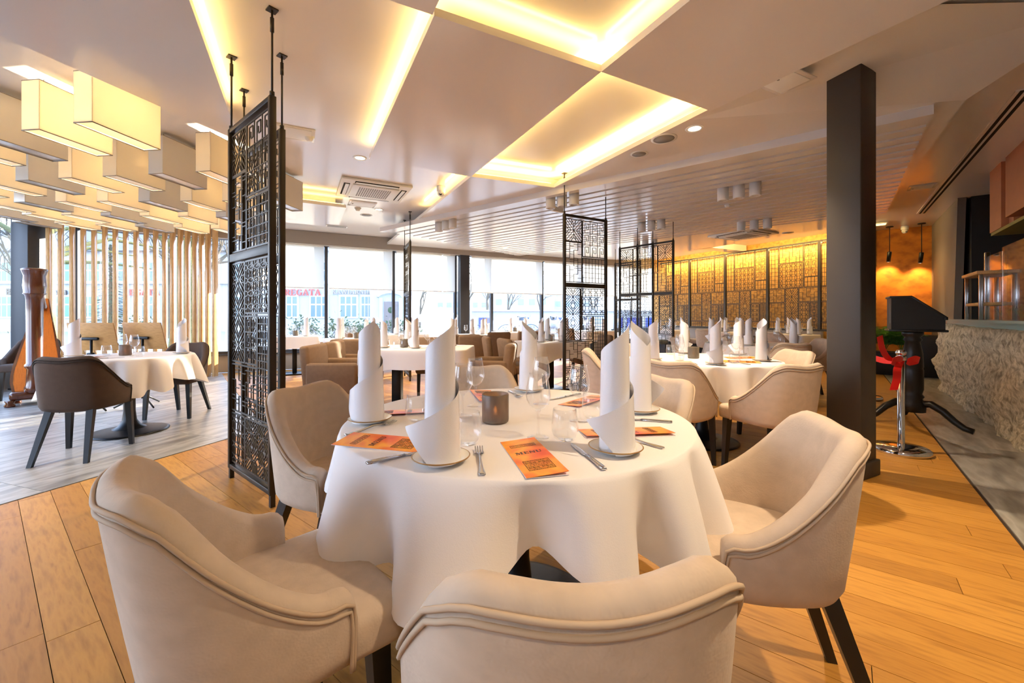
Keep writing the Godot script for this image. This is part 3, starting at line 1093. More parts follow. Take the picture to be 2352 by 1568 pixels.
# ---------------------------------------------------------------- ceiling fittings
func spot(at: Vector3, energy: float, angle := 55.0, c := WARM, toward := Vector3.DOWN, soft := 0.04) -> void:
	var l := SpotLight3D.new()
	used_names["spot_light"] = int(used_names.get("spot_light", 0)) + 1
	l.name = "spot_light_%03d" % used_names["spot_light"]
	add_child(l)
	var up := Vector3.FORWARD if absf(toward.normalized().y) > 0.9 else Vector3.UP
	l.look_at_from_position(at, at + toward, up)
	l.light_color = c
	l.light_energy = energy
	l.spot_angle = angle
	l.spot_angle_attenuation = 0.7
	l.spot_range = 30.0
	l.spot_attenuation = 2.0
	l.light_size = soft
	l.shadow_enabled = true

func omni(at: Vector3, energy: float, c := WARM, soft := 0.03) -> void:
	var l := OmniLight3D.new()
	used_names["omni_light"] = int(used_names.get("omni_light", 0)) + 1
	l.name = "omni_light_%03d" % used_names["omni_light"]
	add_child(l)
	l.position = at
	l.light_color = c
	l.light_energy = energy
	l.omni_range = 30.0
	l.omni_attenuation = 2.0
	l.light_size = soft
	l.shadow_enabled = true

func downlight(x: float, d: float, y: float, energy: float, label: String) -> void:
	if not shapes.has("dl_ring"):
		shapes.dl_ring = lathe_mesh([Vector2(0.052, 0.0), Vector2(0.052, -0.004), Vector2(0.072, -0.006), Vector2(0.075, 0.0)], 24)
		shapes.dl_face = lathe_mesh([Vector2(0.0, -0.002), Vector2(0.052, -0.002), Vector2(0.052, 0.0)], 20)
	var o := thing("recessed_downlight", V(x, d, y))
	tag(o, label, "downlight", "recessed ceiling downlights")
	put("trim_ring", shapes.dl_ring, M.plastic, o)
	put("lamp_face", shapes.dl_face, M.lamp_face, o)
	spot(V(x, d, y - 0.03), energy)

func ceiling_fittings() -> void:
	# lamps in the picture
	downlight(-1.70, 4.70, HIGH, 5.0, "lit recessed downlight beside the left cove end")
	downlight(1.575, 3.627, LOW, 6.0, "lit recessed downlight right of the bright ceiling recess")
	downlight(-2.21, 6.97, HIGH, 5.0, "lit recessed downlight behind the air conditioning cassette")
	downlight(-0.17, 9.7, LOW, 5.0, "lit recessed downlight close to the far windows")
	# lamps of the same kind above and behind the viewer, whose pools of light the picture shows
	downlight(0.05, 1.25, HIGH, 3.0, "recessed downlight above the near round table")
	downlight(-1.3, 0.55, HIGH, 6.0, "recessed downlight above the front left chair")
	downlight(1.5, 0.8, LOW, 3.6, "recessed downlight above the front right floor")
	downlight(0.3, -1.2, HIGH, 2.2, "recessed downlight behind the viewer")
	downlight(3.6, 2.1, HIGH, 2.2, "recessed downlight above the entrance floor")
	downlight(4.4, 2.9, HIGH, 7.0, "recessed downlight above the stone counter")
	downlight(-4.4, 1.6, HIGH, 5.0, "recessed downlight above the left tile floor")
	# surface spots in threes
	var cyl := lathe_mesh([Vector2(0.0, -0.165), Vector2(0.042, -0.150), Vector2(0.046, -0.165), Vector2(0.060, -0.165), Vector2(0.064, -0.160), Vector2(0.064, 0.0), Vector2(0.0, 0.0)], 24)
	var lens := lathe_mesh([Vector2(0.0, -0.151), Vector2(0.041, -0.152), Vector2(0.043, -0.149)], 18)
	var rows := [[[2.626, 5.181], [2.748, 5.089], [2.869, 4.997], "right of the centre, nearest"], [[3.855, 7.018], [3.991, 6.925], [4.127, 6.832], "before the gold wall"],
		[[0.529, 5.554], [0.653, 5.476], [0.778, 5.399], "above the centre screen"], [[2.209, 7.083], [2.319, 6.988], [2.429, 6.893], "above the paired screens"],
		[[-1.213, 7.050], [-1.095, 6.941], [-0.977, 6.832], "left on the slatted ceiling"], [[2.657, 8.874], [2.784, 8.774], [2.912, 8.674], "behind the paired screens"]]
	var proto: Node3D = null
	for r in rows:
		for i in 3:
			var k := (i - 1) * 1.14
			var at := V(lerpf(r[1][0], r[2][0] if k > 0 else r[0][0], absf(k)), lerpf(r[1][1], r[2][1] if k > 0 else r[0][1], absf(k)), 2.69)
			if proto == null:
				proto = thing("ceiling_spot", at)
				put("housing", cyl, M.white, proto)
				put("lens", lens, M.grey_plastic, proto)
				listed_as(proto, "white cylinder ceiling spot", "spotlight", "of the three " + r[3], "white cylinder ceiling spots")
			else:
				listed_as(copy_of(proto, at, 0.0), "white cylinder ceiling spot", "spotlight", "of the three " + r[3], "white cylinder ceiling spots")
	# air conditioning cassettes
	for e in [[-1.95, 5.90, HIGH, atan2(0.457, 0.889), "white air conditioning cassette beside the left cove", 0.86], [4.55, 8.30, LOW, atan2(0.457, 0.889), "white air conditioning cassette before the gold wall", 0.86]]:
		var ac := thing("ceiling_cassette", V(e[0], e[1], e[2]), e[3])
		tag(ac, e[4], "air conditioner", "ceiling air conditioning cassettes")
		put("frame", box_mesh(Vector3(0.90, 0.03, 0.90), Vector3(0, -0.015, 0), 0.012), M.plastic, ac)
		put("panel", box_mesh(Vector3(0.60, 0.02, 0.60), Vector3(0, -0.04, 0), 0.008), M.plastic, ac)
		var gr := st_new()
		for i in 15:
			for j in 9:
				box(gr, Vector3(-0.20 + i * 0.0285, -0.0505, -0.20 + j * 0.05), Vector3(0.018, 0.003, 0.034))
		put("intake_grille", done(gr), M.grey_plastic, ac)
		for i in 4:
			var b := Basis(Vector3.UP, PI / 2 * i)
			var slot := st_new()
			box(slot, b * Vector3(0, -0.031, 0.37), (b * Vector3(0.56, 0.006, 0.075)).abs())
			put("outlet", done(slot), M.dark_gap, ac)
			var flap := st_new()
			box(flap, b * Vector3(0, -0.04, 0.365), (b * Vector3(0.54, 0.006, 0.045)).abs())
			put("flap", done(flap), M.plastic, ac)
	# dome cameras
	for e in [[-0.968, 5.732, HIGH, "white dome camera beside the lit cove"], [7.72, 8.26, HIGH, "white dome camera above the ochre wall"]]:
		var o := thing("dome_camera", V(e[0], e[1], e[2]), 0.0)
		tag(o, e[3], "camera", "ceiling dome cameras")
		put("mount", lathe_mesh([Vector2(0.0, -0.075), Vector2(0.055, -0.075), Vector2(0.06, -0.065), Vector2(0.06, 0.0), Vector2(0.0, 0.0)], 20), M.plastic, o)
		var ball := SphereMesh.new()
		ball.radius = 0.048
		ball.height = 0.096
		ball.radial_segments = 18
		ball.rings = 10
		put("ball", ball, M.plastic, o, Vector3(0, -0.095, 0))
		put("lens", lathe_mesh([Vector2(0, 0.0), Vector2(0.02, 0.0), Vector2(0.02, -0.02)], 12), M.dark_gap, o, Vector3(0, -0.11, 0.043)).rotation.x = PI / 2
	# detectors, loudspeakers, hatches, vent
	for e in [[-1.997, 4.136, HIGH, "small smoke detector beside the tall left screen"], [-2.527, 6.887, HIGH, "small smoke detector behind the air conditioning cassette"], [3.05, 5.95, 2.69, "small smoke detector before the second trio of spots"]]:
		var o := thing("smoke_detector", V(e[0], e[1], e[2]))
		tag(o, e[3], "smoke detector", "ceiling smoke detectors")
		put("base", lathe_mesh([Vector2(0.0, -0.012), Vector2(0.05, -0.012), Vector2(0.052, 0.0), Vector2(0.0, 0.0)], 18), M.plastic, o)
		put("head", lathe_mesh([Vector2(0.0, -0.045), Vector2(0.025, -0.045), Vector2(0.036, -0.03), Vector2(0.038, -0.012)], 18), M.plastic, o)
	for e in [[1.386, 3.832, 0.115, "larger round ceiling loudspeaker beside the lit downlight"], [1.268, 4.191, 0.085, "smaller round ceiling loudspeaker beside the bright recess"], [-2.55, 7.35, 0.1, "round ceiling loudspeaker near the far left windows"], [5.35, 8.15, 0.1, "round ceiling loudspeaker before the gold wall"]]:
		var y := HIGH if e[0] < -2.0 else LOW
		var o := thing("ceiling_loudspeaker", V(e[0], e[1], y))
		tag(o, e[3], "loudspeaker", "round ceiling loudspeakers")
		var r: float = e[2]
		put("rim", lathe_mesh([Vector2(r * 0.8, -0.006), Vector2(r, -0.004), Vector2(r, 0.0)], 24), M.plastic, o)
		put("grille", lathe_mesh([Vector2(0.0, -0.004), Vector2(r * 0.8, -0.004), Vector2(r * 0.8, 0.0)], 24), M.grey_plastic, o)
	var up_y := atan2(0.457, 0.889)
	for e in [[-2.10, 4.05, HIGH, 0.30, 0.26, up_y, "square white ceiling hatch behind the tall left screen"], [-2.36, 6.62, HIGH, 0.34, 0.28, up_y, "small white ceiling hatch behind the air conditioning cassette"], [1.91, 2.93, LOW + 0.02, 0.22, 0.20, up_y, "ceiling hatch beside the dark brown column"], [5.60, 5.74, HIGH, 0.22, 0.22, -A_AX, "small ceiling hatch beside the slot diffuser"]]:
		var o := thing("ceiling_hatch", V(e[0], e[1], e[2]), e[5])
		tag(o, e[6], "hatch", "ceiling access hatches")
		put("frame", box_mesh(Vector3(e[3] + 0.06, 0.008, e[4] + 0.06), Vector3(0, -0.004, 0), 0.003), M.ceiling, o)
		put("lid", box_mesh(Vector3(e[3], 0.012, e[4]), Vector3(0, -0.008, 0), 0.003), M.plastic, o)
		put("latch", box_mesh(Vector3(0.02, 0.006, 0.012), Vector3(-e[3] * 0.42, -0.016, 0)), M.grey_plastic, o)
	for e in [[-3.15, 7.55, "white slot vent near the far left windows"], [0.35, 10.6, "white slot vent near the far centre windows"]]:
		var o := thing("ceiling_vent", V(e[0], e[1], LOW), up_y)
		tag(o, e[2], "vent", "white ceiling slot vents")
		put("frame", box_mesh(Vector3(0.36, 0.01, 0.14), Vector3(0, -0.005, 0), 0.003), M.plastic, o)
		for k in 3:
			put("slot", box_mesh(Vector3(0.32, 0.004, 0.016), Vector3(0, -0.011, -0.04 + 0.04 * k)), M.grey_plastic, o)
	var ex := thing("exit_sign", V(0.62, 5.75, 2.56), B_AX + PI / 2)
	tag(ex, "white emergency light box hanging above the centre screen", "emergency light")
	put("housing", box_mesh(Vector3(0.20, 0.07, 0.05), Vector3.ZERO, 0.008), M.plastic, ex)
	put("stem", tube_mesh([Vector3(0, 0.03, 0), Vector3(0, 0.16, 0)], 0.008, 6), M.plastic, ex)

# ---------------------------------------------------------------- box lampshades
func box_lamps() -> void:
	var L := 0.50
	var W := 0.15
	var H := 0.37
	var y := HIGH - 0.045      # top edge
	var turn := -deg_to_rad(7.0)
	# shade: four fabric sides, a rim wire and a lower diffuser; the origin is the far right lower corner
	var side := st_new()
	var t := 0.004
	for s in [[Vector3(0, H / 2, L / 2), Vector3(t, H, L)], [Vector3(-W, H / 2, L / 2), Vector3(t, H, L)], [Vector3(-W / 2, H / 2, 0), Vector3(W, H, t)], [Vector3(-W / 2, H / 2, L), Vector3(W, H, t)]]:
		box(side, s[0], s[1])
	var sides := done(side)
	var rims := []
	for yy in [0.003, H - 0.003]:
		var wire := st_new(true)
		for e in [[Vector3(0, yy, 0), Vector3(0, yy, L)], [Vector3(-W, yy, 0), Vector3(-W, yy, L)], [Vector3(0, yy, 0), Vector3(-W, yy, 0)], [Vector3(0, yy, L), Vector3(-W, yy, L)]]:
			tube(wire, [e[0], e[1]], 0.004, 5)
		rims.append(done(wire))
	var bottom := box_mesh(Vector3(W - 0.012, 0.003, L - 0.012), Vector3(-W / 2, 0.012, L / 2))
	var bulb := SphereMesh.new()
	bulb.radius = 0.028
	bulb.height = 0.056
	bulb.radial_segments = 12
	bulb.rings = 8
	var bulb_mat := glow(Color(1.0, 0.86, 0.62), 6.0)
	var rows := [[-2.87, 3.43, -0.505, 0.12, 0, 5, 2, "nearest"], [-2.76, 4.425, -0.5, 0.065, 0, 7, 1, "second"], [-2.70, 5.42, -0.503, 0.01, 0, 8, 0, "third"], [-3.85, 6.24, -0.497, -0.03, 0, 7, 0, "fourth"], [-4.48, 7.02, -0.5, -0.10, 0, 6, 2, "farthest"]]
	var lit: Node3D = null
	var off: Node3D = null
	for r in rows:
		for k in range(r[4], r[4] + r[5]):
			var x: float = r[0] + r[2] * k
			var d: float = r[1] + r[3] * k
			if x < -7.35:
				continue
			var at := V(x, d, y - H)
			var is_off: bool = k % 3 == r[6]
			var o: Node3D
			var src: Node3D = off if is_off else lit
			if src == null:
				o = thing("box_lampshade", at, turn)
				put("fabric", sides, M.shade_off if is_off else M.shade, o)
				for rm in rims:
					put("rim_wire", rm, M.shade_rim, o)
				put("lower_diffuser", bottom, M.shade_off if is_off else M.shade, o)
				for zz in [0.08, L - 0.08]:
					put("hanging_rod", tube_mesh([Vector3(-W / 2, H - 0.02, zz), Vector3(-W / 2, H + 0.045, zz)], 0.004, 5), M.shade_rim, o)
				if is_off:
					off = o
				else:
					put("bulb", bulb, bulb_mat, o, Vector3(-W / 2 + 0.01, H * 0.62, L * 0.48))
					lit = o
			else:
				o = copy_of(src, at, turn)
			if not is_off:
				omni(at + Basis(Vector3.UP, turn) * Vector3(-W / 2 + 0.01, H * 0.62, L * 0.48), 0.95, Color(1.0, 0.93, 0.80), 0.025)
			listed_as(o, "%s box lampshade" % ("unlit grey" if is_off else "glowing cream"), "lampshade", "in the %s ceiling row" % r[7], "hanging box lampshades on the left")

# ---------------------------------------------------------------- lattice
func flat_bar(st: SurfaceTool, a: Vector2, b: Vector2, w: float, dz: float) -> void:
	var dir := (b - a).normalized()
	var n := Vector2(-dir.y, dir.x) * w / 2.0
	var z := dz / 2.0
	var p := [a - n, b - n, b + n, a + n]
	var f := []
	var k := []
	for q in p:
		f.append(Vector3(q.x, q.y, z))
		k.append(Vector3(q.x, q.y, -z))
	quad(st, f[0], f[1], f[2], f[3])
	quad(st, k[1], k[0], k[3], k[2])
	quad(st, k[0], k[1], f[1], f[0])
	quad(st, k[2], k[3], f[3], f[2])

func lattice(kind: String, x0: float, y0: float, x1: float, y1: float, w := 0.006, dz := 0.007, cell := 0.0) -> ArrayMesh:
	var st := st_new()
	var W := x1 - x0
	var H := y1 - y0
	# edge
	for e in [[x0, y0, x1, y0], [x1, y0, x1, y1], [x1, y1, x0, y1], [x0, y1, x0, y0]]:
		flat_bar(st, Vector2(e[0], e[1]), Vector2(e[2], e[3]), w * 1.8, dz * 1.1)
	match kind:
		"grid":
			var c := cell if cell > 0 else 0.055
			var nx := maxi(2, roundi(W / c))
			var ny := maxi(2, roundi(H / (c * 1.15)))
			for i in range(1, nx):
				flat_bar(st, Vector2(x0 + W * i / nx, y0), Vector2(x0 + W * i / nx, y1), w, dz)
			for i in range(1, ny):
				flat_bar(st, Vector2(x0, y0 + H * i / ny), Vector2(x1, y0 + H * i / ny), w, dz)
		"brick":
			var c := cell if cell > 0 else 0.066
			var nx := maxi(2, roundi(W / c))
			var ny := maxi(2, roundi(H / (c * 1.5)))
			var cw := W / nx
			var ch := H / ny
			for i in range(1, nx):
				for j in ny:
					if (i + j) % 3 != 0:
						flat_bar(st, Vector2(x0 + cw * i, y0 + ch * j), Vector2(x0 + cw * i, y0 + ch * (j + 1)), w, dz)
			for i in nx:
				for j in range(0, ny):
					var yy := y0 + ch * (j + (0.5 if i % 2 else 0.0))
					if yy > y0 + 0.001:
						flat_bar(st, Vector2(x0 + cw * i, yy), Vector2(x0 + cw * (i + 1), yy), w, dz)
					if (i + j) % 3 == 0 and i + 2 <= nx:
						flat_bar(st, Vector2(x0 + cw * i, y0 + ch * (j + 0.75)), Vector2(x0 + cw * (i + 2), y0 + ch * (j + 0.75)), w, dz)
		"key":
			var c := cell if cell > 0 else 0.115
			var nx := maxi(1, roundi(W / c))
			var ny := maxi(1, roundi(H / (c * 1.15)))
			var cw := W / nx
			var ch := H / ny
			for i in nx:
				for j in ny:
					var o := Vector2(x0 + cw * i, y0 + ch * j)
					var pts := [Vector2(0, 0.0), Vector2(0, 1.0)]
					flat_bar(st, o + Vector2(cw * 0.32, 0), o + Vector2(cw * 0.32, ch * 0.82), w, dz)
					flat_bar(st, o + Vector2(cw * 0.32, ch * 0.82), o + Vector2(cw * 0.80, ch * 0.82), w, dz)
					flat_bar(st, o + Vector2(cw * 0.80, ch * 0.82), o + Vector2(cw * 0.80, ch * 0.34), w, dz)
					flat_bar(st, o + Vector2(cw * 0.80, ch * 0.34), o + Vector2(cw * 0.52, ch * 0.34), w, dz)
					flat_bar(st, o + Vector2(cw * 0.52, ch * 0.34), o + Vector2(cw * 0.52, ch * 0.62), w, dz)
					if i > 0:
						flat_bar(st, o + cw * 0.0 * pts[0], o + Vector2(0, ch), w, dz)
					if j > 0:
						flat_bar(st, o, o + Vector2(cw, 0), w, dz)
		"rosette":
			var c := cell if cell > 0 else minf(W, H)
			var nx := maxi(1, roundi(W / c))
			var ny := maxi(1, roundi(H / c))
			var h := Vector2(W / nx / 2.0, H / ny / 2.0)
			for i in nx:
				for j in ny:
					var o := Vector2(x0, y0) + h + Vector2(2 * h.x * i, 2 * h.y * j)
					for q in [[-1, -1, 1, 1], [-1, 1, 1, -1], [0, -0.62, 0, 0.62], [-0.62, 0, 0.62, 0]]:
						flat_bar(st, o + Vector2(q[0], q[1]) * h, o + Vector2(q[2], q[3]) * h, w, dz)
					for s in [-1.0, 1.0]:
						for q in [[-0.36, 1.0, 0, 0.62], [0.36, 1.0, 0, 0.62], [-0.68, 1.0, 0, 0.34], [0.68, 1.0, 0, 0.34], [-0.22, 0.84, -0.22, 0.55], [0.22, 0.84, 0.22, 0.55]]:
							flat_bar(st, o + Vector2(q[0], q[1] * s) * h, o + Vector2(q[2], q[3] * s) * h, w, dz)
							flat_bar(st, o + Vector2(q[1] * s, q[0]) * h, o + Vector2(q[3] * s, q[2]) * h, w, dz)
		"circles":
			var c := cell if cell > 0 else 0.09
			var nx := maxi(2, roundi(W / c))
			var ny := maxi(2, roundi(H / c))
			var cw := W / nx
			var ch := H / ny
			var n := 14
			for i in nx + 1:
				for j in ny + 1:
					var o := Vector2(x0 + cw * i, y0 + ch * j)
					for k in n:
						var a0 := TAU * k / n
						var a1 := TAU * (k + 1) / n
						var p := o + Vector2(cos(a0) * cw, sin(a0) * ch) * 0.72
						var q := o + Vector2(cos(a1) * cw, sin(a1) * ch) * 0.72
						var m := (p + q) / 2.0
						if m.x > x0 and m.x < x1 and m.y > y0 and m.y < y1:
							flat_bar(st, p, q, w, dz)
	return done(st)

# ---------------------------------------------------------------- hanging screens
func make_screen(at: Vector3, turn: float, w: float) -> Node3D:
	var o := thing("lattice_screen", at, turn)
	var f := 0.030
	var top := 2.37
	var low := 0.07
	for s in [0.0, 1.0]:
		put("post", box_mesh(Vector3(f, top - low, 0.038), Vector3(f / 2 + s * (w - f), (top + low) / 2, 0), 0.004), M.bronze, o)
		put("foot", box_mesh(Vector3(0.026, low + 0.02, 0.026), Vector3(f / 2 + s * (w - f), (low + 0.02) / 2, 0)), M.bronze, o)
		var x = f / 2 + s * (w - f)
		var rod := put("hanger_rod", tube_mesh([Vector3(x, top, 0), Vector3(x, HIGH, 0)], 0.0065, 8), M.bronze, o)
		put("turnbuckle", tube_mesh([Vector3(x, HIGH - 0.13, 0), Vector3(x, HIGH - 0.05, 0)], 0.0115, 8), M.bronze, rod)
		put("ceiling_plate", box_mesh(Vector3(0.052, 0.008, 0.052), Vector3(x, HIGH - 0.004, 0)), M.bronze, rod)
		put("collar", tube_mesh([Vector3(x, top, 0), Vector3(x, top + 0.025, 0)], 0.014, 8), M.bronze, rod)
	for y in [top - f / 2, 1.49, low + f / 2]:
		put("rail", box_mesh(Vector3(w - 2 * f, f if y != 1.49 else 0.055, 0.034), Vector3(w / 2, y, 0), 0.003), M.bronze, o)
	if not shapes.has("screen"):
		var a := f + 0.004
		var b := w - f - 0.004
		var xs := func(u: float) -> float: return lerpf(a, b, u)
		var list := []
		for e in [["rosette", 0.0, 0.40, 2.04, 2.315, 0.0], ["brick", 0.0, 0.40, 1.53, 2.03, 0.0], ["key", 0.42, 1.0, 1.86, 2.315, 0.0], ["grid", 0.42, 1.0, 1.53, 1.84, 0.0],
			["rosette", 0.0, 0.36, 0.80, 1.45, 0.217], ["circles", 0.38, 1.0, 1.12, 1.45, 0.0], ["key", 0.38, 0.68, 0.80, 1.10, 0.10], ["grid", 0.70, 1.0, 0.47, 1.10, 0.04], ["brick", 0.0, 0.68, 0.47, 0.78, 0.0],
			["circles", 0.0, 0.36, 0.12, 0.45, 0.0], ["rosette", 0.38, 1.0, 0.12, 0.45, 0.17]]:
			list.append(lattice(e[0], xs.call(e[1]), e[3], xs.call(e[2]), e[4], 0.0055, 0.006, e[5]))
		shapes.screen = list
	for m in shapes.screen:
		put("lattice_panel", m, M.bronze, o)
	return o

func screens() -> void:
	var w := 0.72
	var proto: Node3D = null
	# near post, far post
	for e in [[-1.926, 2.877, -1.376, 2.418, "tall dark lattice screen nearest on the left, hung on rods"], [-2.110, 3.300, -1.545, 2.840, "dark lattice screen directly behind the nearest left screen"],
		[0.635, 5.19, 1.250, 5.56, "dark lattice screen hanging alone in the centre"], [2.70, 7.00, 2.21, 7.60, "dark lattice screen right of the paired screens, before the gold wall"],
		[2.00, 7.84, 2.49, 7.24, "dark lattice screen left of the paired screens"], [2.94, 9.60, 2.45, 10.20, "farthest dark lattice screen behind the paired screens"], [-1.72, 7.10, -1.995, 7.79, "dark lattice screen seen edge on before the far windows"]]:
		var p := Vector2(e[0], e[1])
		var q := Vector2(e[2], e[3])
		var dir := (q - p).normalized()
		# local x runs from p to q: world (dir.x, 0, -dir.y)
		var turn := atan2(dir.y, dir.x)
		if proto == null:
			proto = make_screen(V(p.x, p.y), turn, w)
			tag(proto, e[4], "screen", "hanging lattice screens")
		else:
			tag(copy_of(proto, V(p.x, p.y), turn), e[4], "screen", "hanging lattice screens")

func gold_wall() -> void:
	var gw := structure("wall_gold")
	var a := gold_pt(-0.6)
	var b := gold_pt(4.95)
	put("backing", prism_mesh(wall_poly(a, b, -0.2), 0.0, HIGH), M.gold, gw)
	put("return_wall", prism_mesh(PackedVector2Array([Vector2(7.0, 8.42), Vector2(7.0, 8.6), Vector2(7.56, 8.9), Vector2(7.56, 8.70)]), 0.0, HIGH), M.gold, gw)
	# panels: posts at these places along the wall
	var marks := [-0.55, 0.02, 1.12, 2.22, 3.32, 4.42]
	var y0 := 0.82
	var y1 := 2.68
	var w := 1.06
	var list := []
	for e in [["key", 0.0, 0.26, 1.96, 2.68, 0.12], ["grid", 0.0, 0.26, 1.74, 1.95, 0.06], ["brick", 0.28, 0.76, 2.30, 2.68, 0.06], ["grid", 0.78, 1.0, 1.74, 2.68, 0.06], ["circles", 0.28, 0.76, 1.74, 2.28, 0.085],
		["brick", 0.0, 0.36, 1.42, 1.72, 0.055], ["rosette", 0.38, 0.63, 0.98, 1.72, 0.25], ["key", 0.65, 1.0, 1.42, 1.72, 0.12], ["brick", 0.65, 1.0, 0.98, 1.40, 0.06], ["rosette", 0.0, 0.15, 0.82, 1.40, 0.16], ["circles", 0.17, 0.36, 0.98, 1.40, 0.085], ["key", 0.17, 0.63, 0.82, 0.96, 0.12], ["grid", 0.65, 1.0, 0.82, 0.96, 0.05]]:
		list.append(lattice(e[0], e[1] * w, e[3], e[2] * w, e[4], 0.0075, 0.006, e[5] * 1.3))
	# local x from right to left along the wall: direction (-0.457, 0.889)
	var turn := atan2(0.889, -0.457)
	var proto: Node3D = null
	for i in marks.size() - 1:
		var p := gold_pt(marks[i], 0.22)
		var o: Node3D
		if proto == null or i == 1:
			o = thing("lattice_wall_panel", V(p.x, p.y), turn)
			var ww := w if i else 0.55
			for m in list:
				var lp := put("lattice_panel", m, M.bronze, o, Vector3(0.02, 0, 0))
				if i == 0:
					lp.scale.x = 0.5
			put("post", box_mesh(Vector3(0.055, 1.9, 0.06), Vector3(-0.01, 1.75, 0)), M.bronze, o)
			put("top_rail", box_mesh(Vector3(ww, 0.03, 0.05), Vector3(ww / 2, 2.695, 0)), M.bronze, o)
			put("bottom_rail", box_mesh(Vector3(ww, 0.04, 0.05), Vector3(ww / 2, 0.80, 0)), M.bronze, o)
			if i == 1:
				proto = o
			else:
				proto = o if proto == null else proto
		else:
			o = copy_of(proto, V(p.x, p.y), turn)
		listed_as(o, "dark lattice panel", "panel", "on the gold wall", "lattice panels on the gold wall")
	# strip lamp between lattice and wall, along the top
	var p := gold_pt(-0.5, 0.15)
	var q := gold_pt(4.4, 0.15)
	var mid := (p + q) / 2.0
	var lamp := solo("wall_strip_lamp", prism_mesh(wall_poly(p, q, 0.02), 2.68, 2.70), M.led)
	tag(lamp, "warm strip lamp along the top of the gold wall", "lamp")
	var l := AreaLight3D.new()
	l.name = "gold_wall_light"
	l.area_size = Vector2(p.distance_to(q), 0.03)
	l.area_normalize_energy = true
	l.light_energy = 7.0
	l.light_color = Color(1.0, 0.84, 0.55)
	l.shadow_enabled = true
	l.set("area_range", 30.0)
	add_child(l)
	var xb := Vector3(-0.457, 0, -0.889)
	var zb := Vector3.UP
	l.global_transform = Transform3D(Basis(xb, zb.cross(xb), zb), V(mid.x, mid.y, 2.675))
	# bench below
	var bench := thing("wall_bench", V(gold_pt(0.2, 0.0).x, gold_pt(0.2, 0.0).y), turn)
	tag(bench, "pale upholstered bench running along the gold wall", "bench")
	put("seat", box_mesh(Vector3(4.4, 0.12, 0.50), Vector3(2.0, 0.42, -0.28), 0.03), M.bench, bench)
	put("backrest", box_mesh(Vector3(4.4, 0.36, 0.09), Vector3(2.0, 0.65, -0.11), 0.03), M.bench, bench)
	put("base", box_mesh(Vector3(4.3, 0.36, 0.42), Vector3(2.0, 0.18, -0.24)), M.near_black, bench)

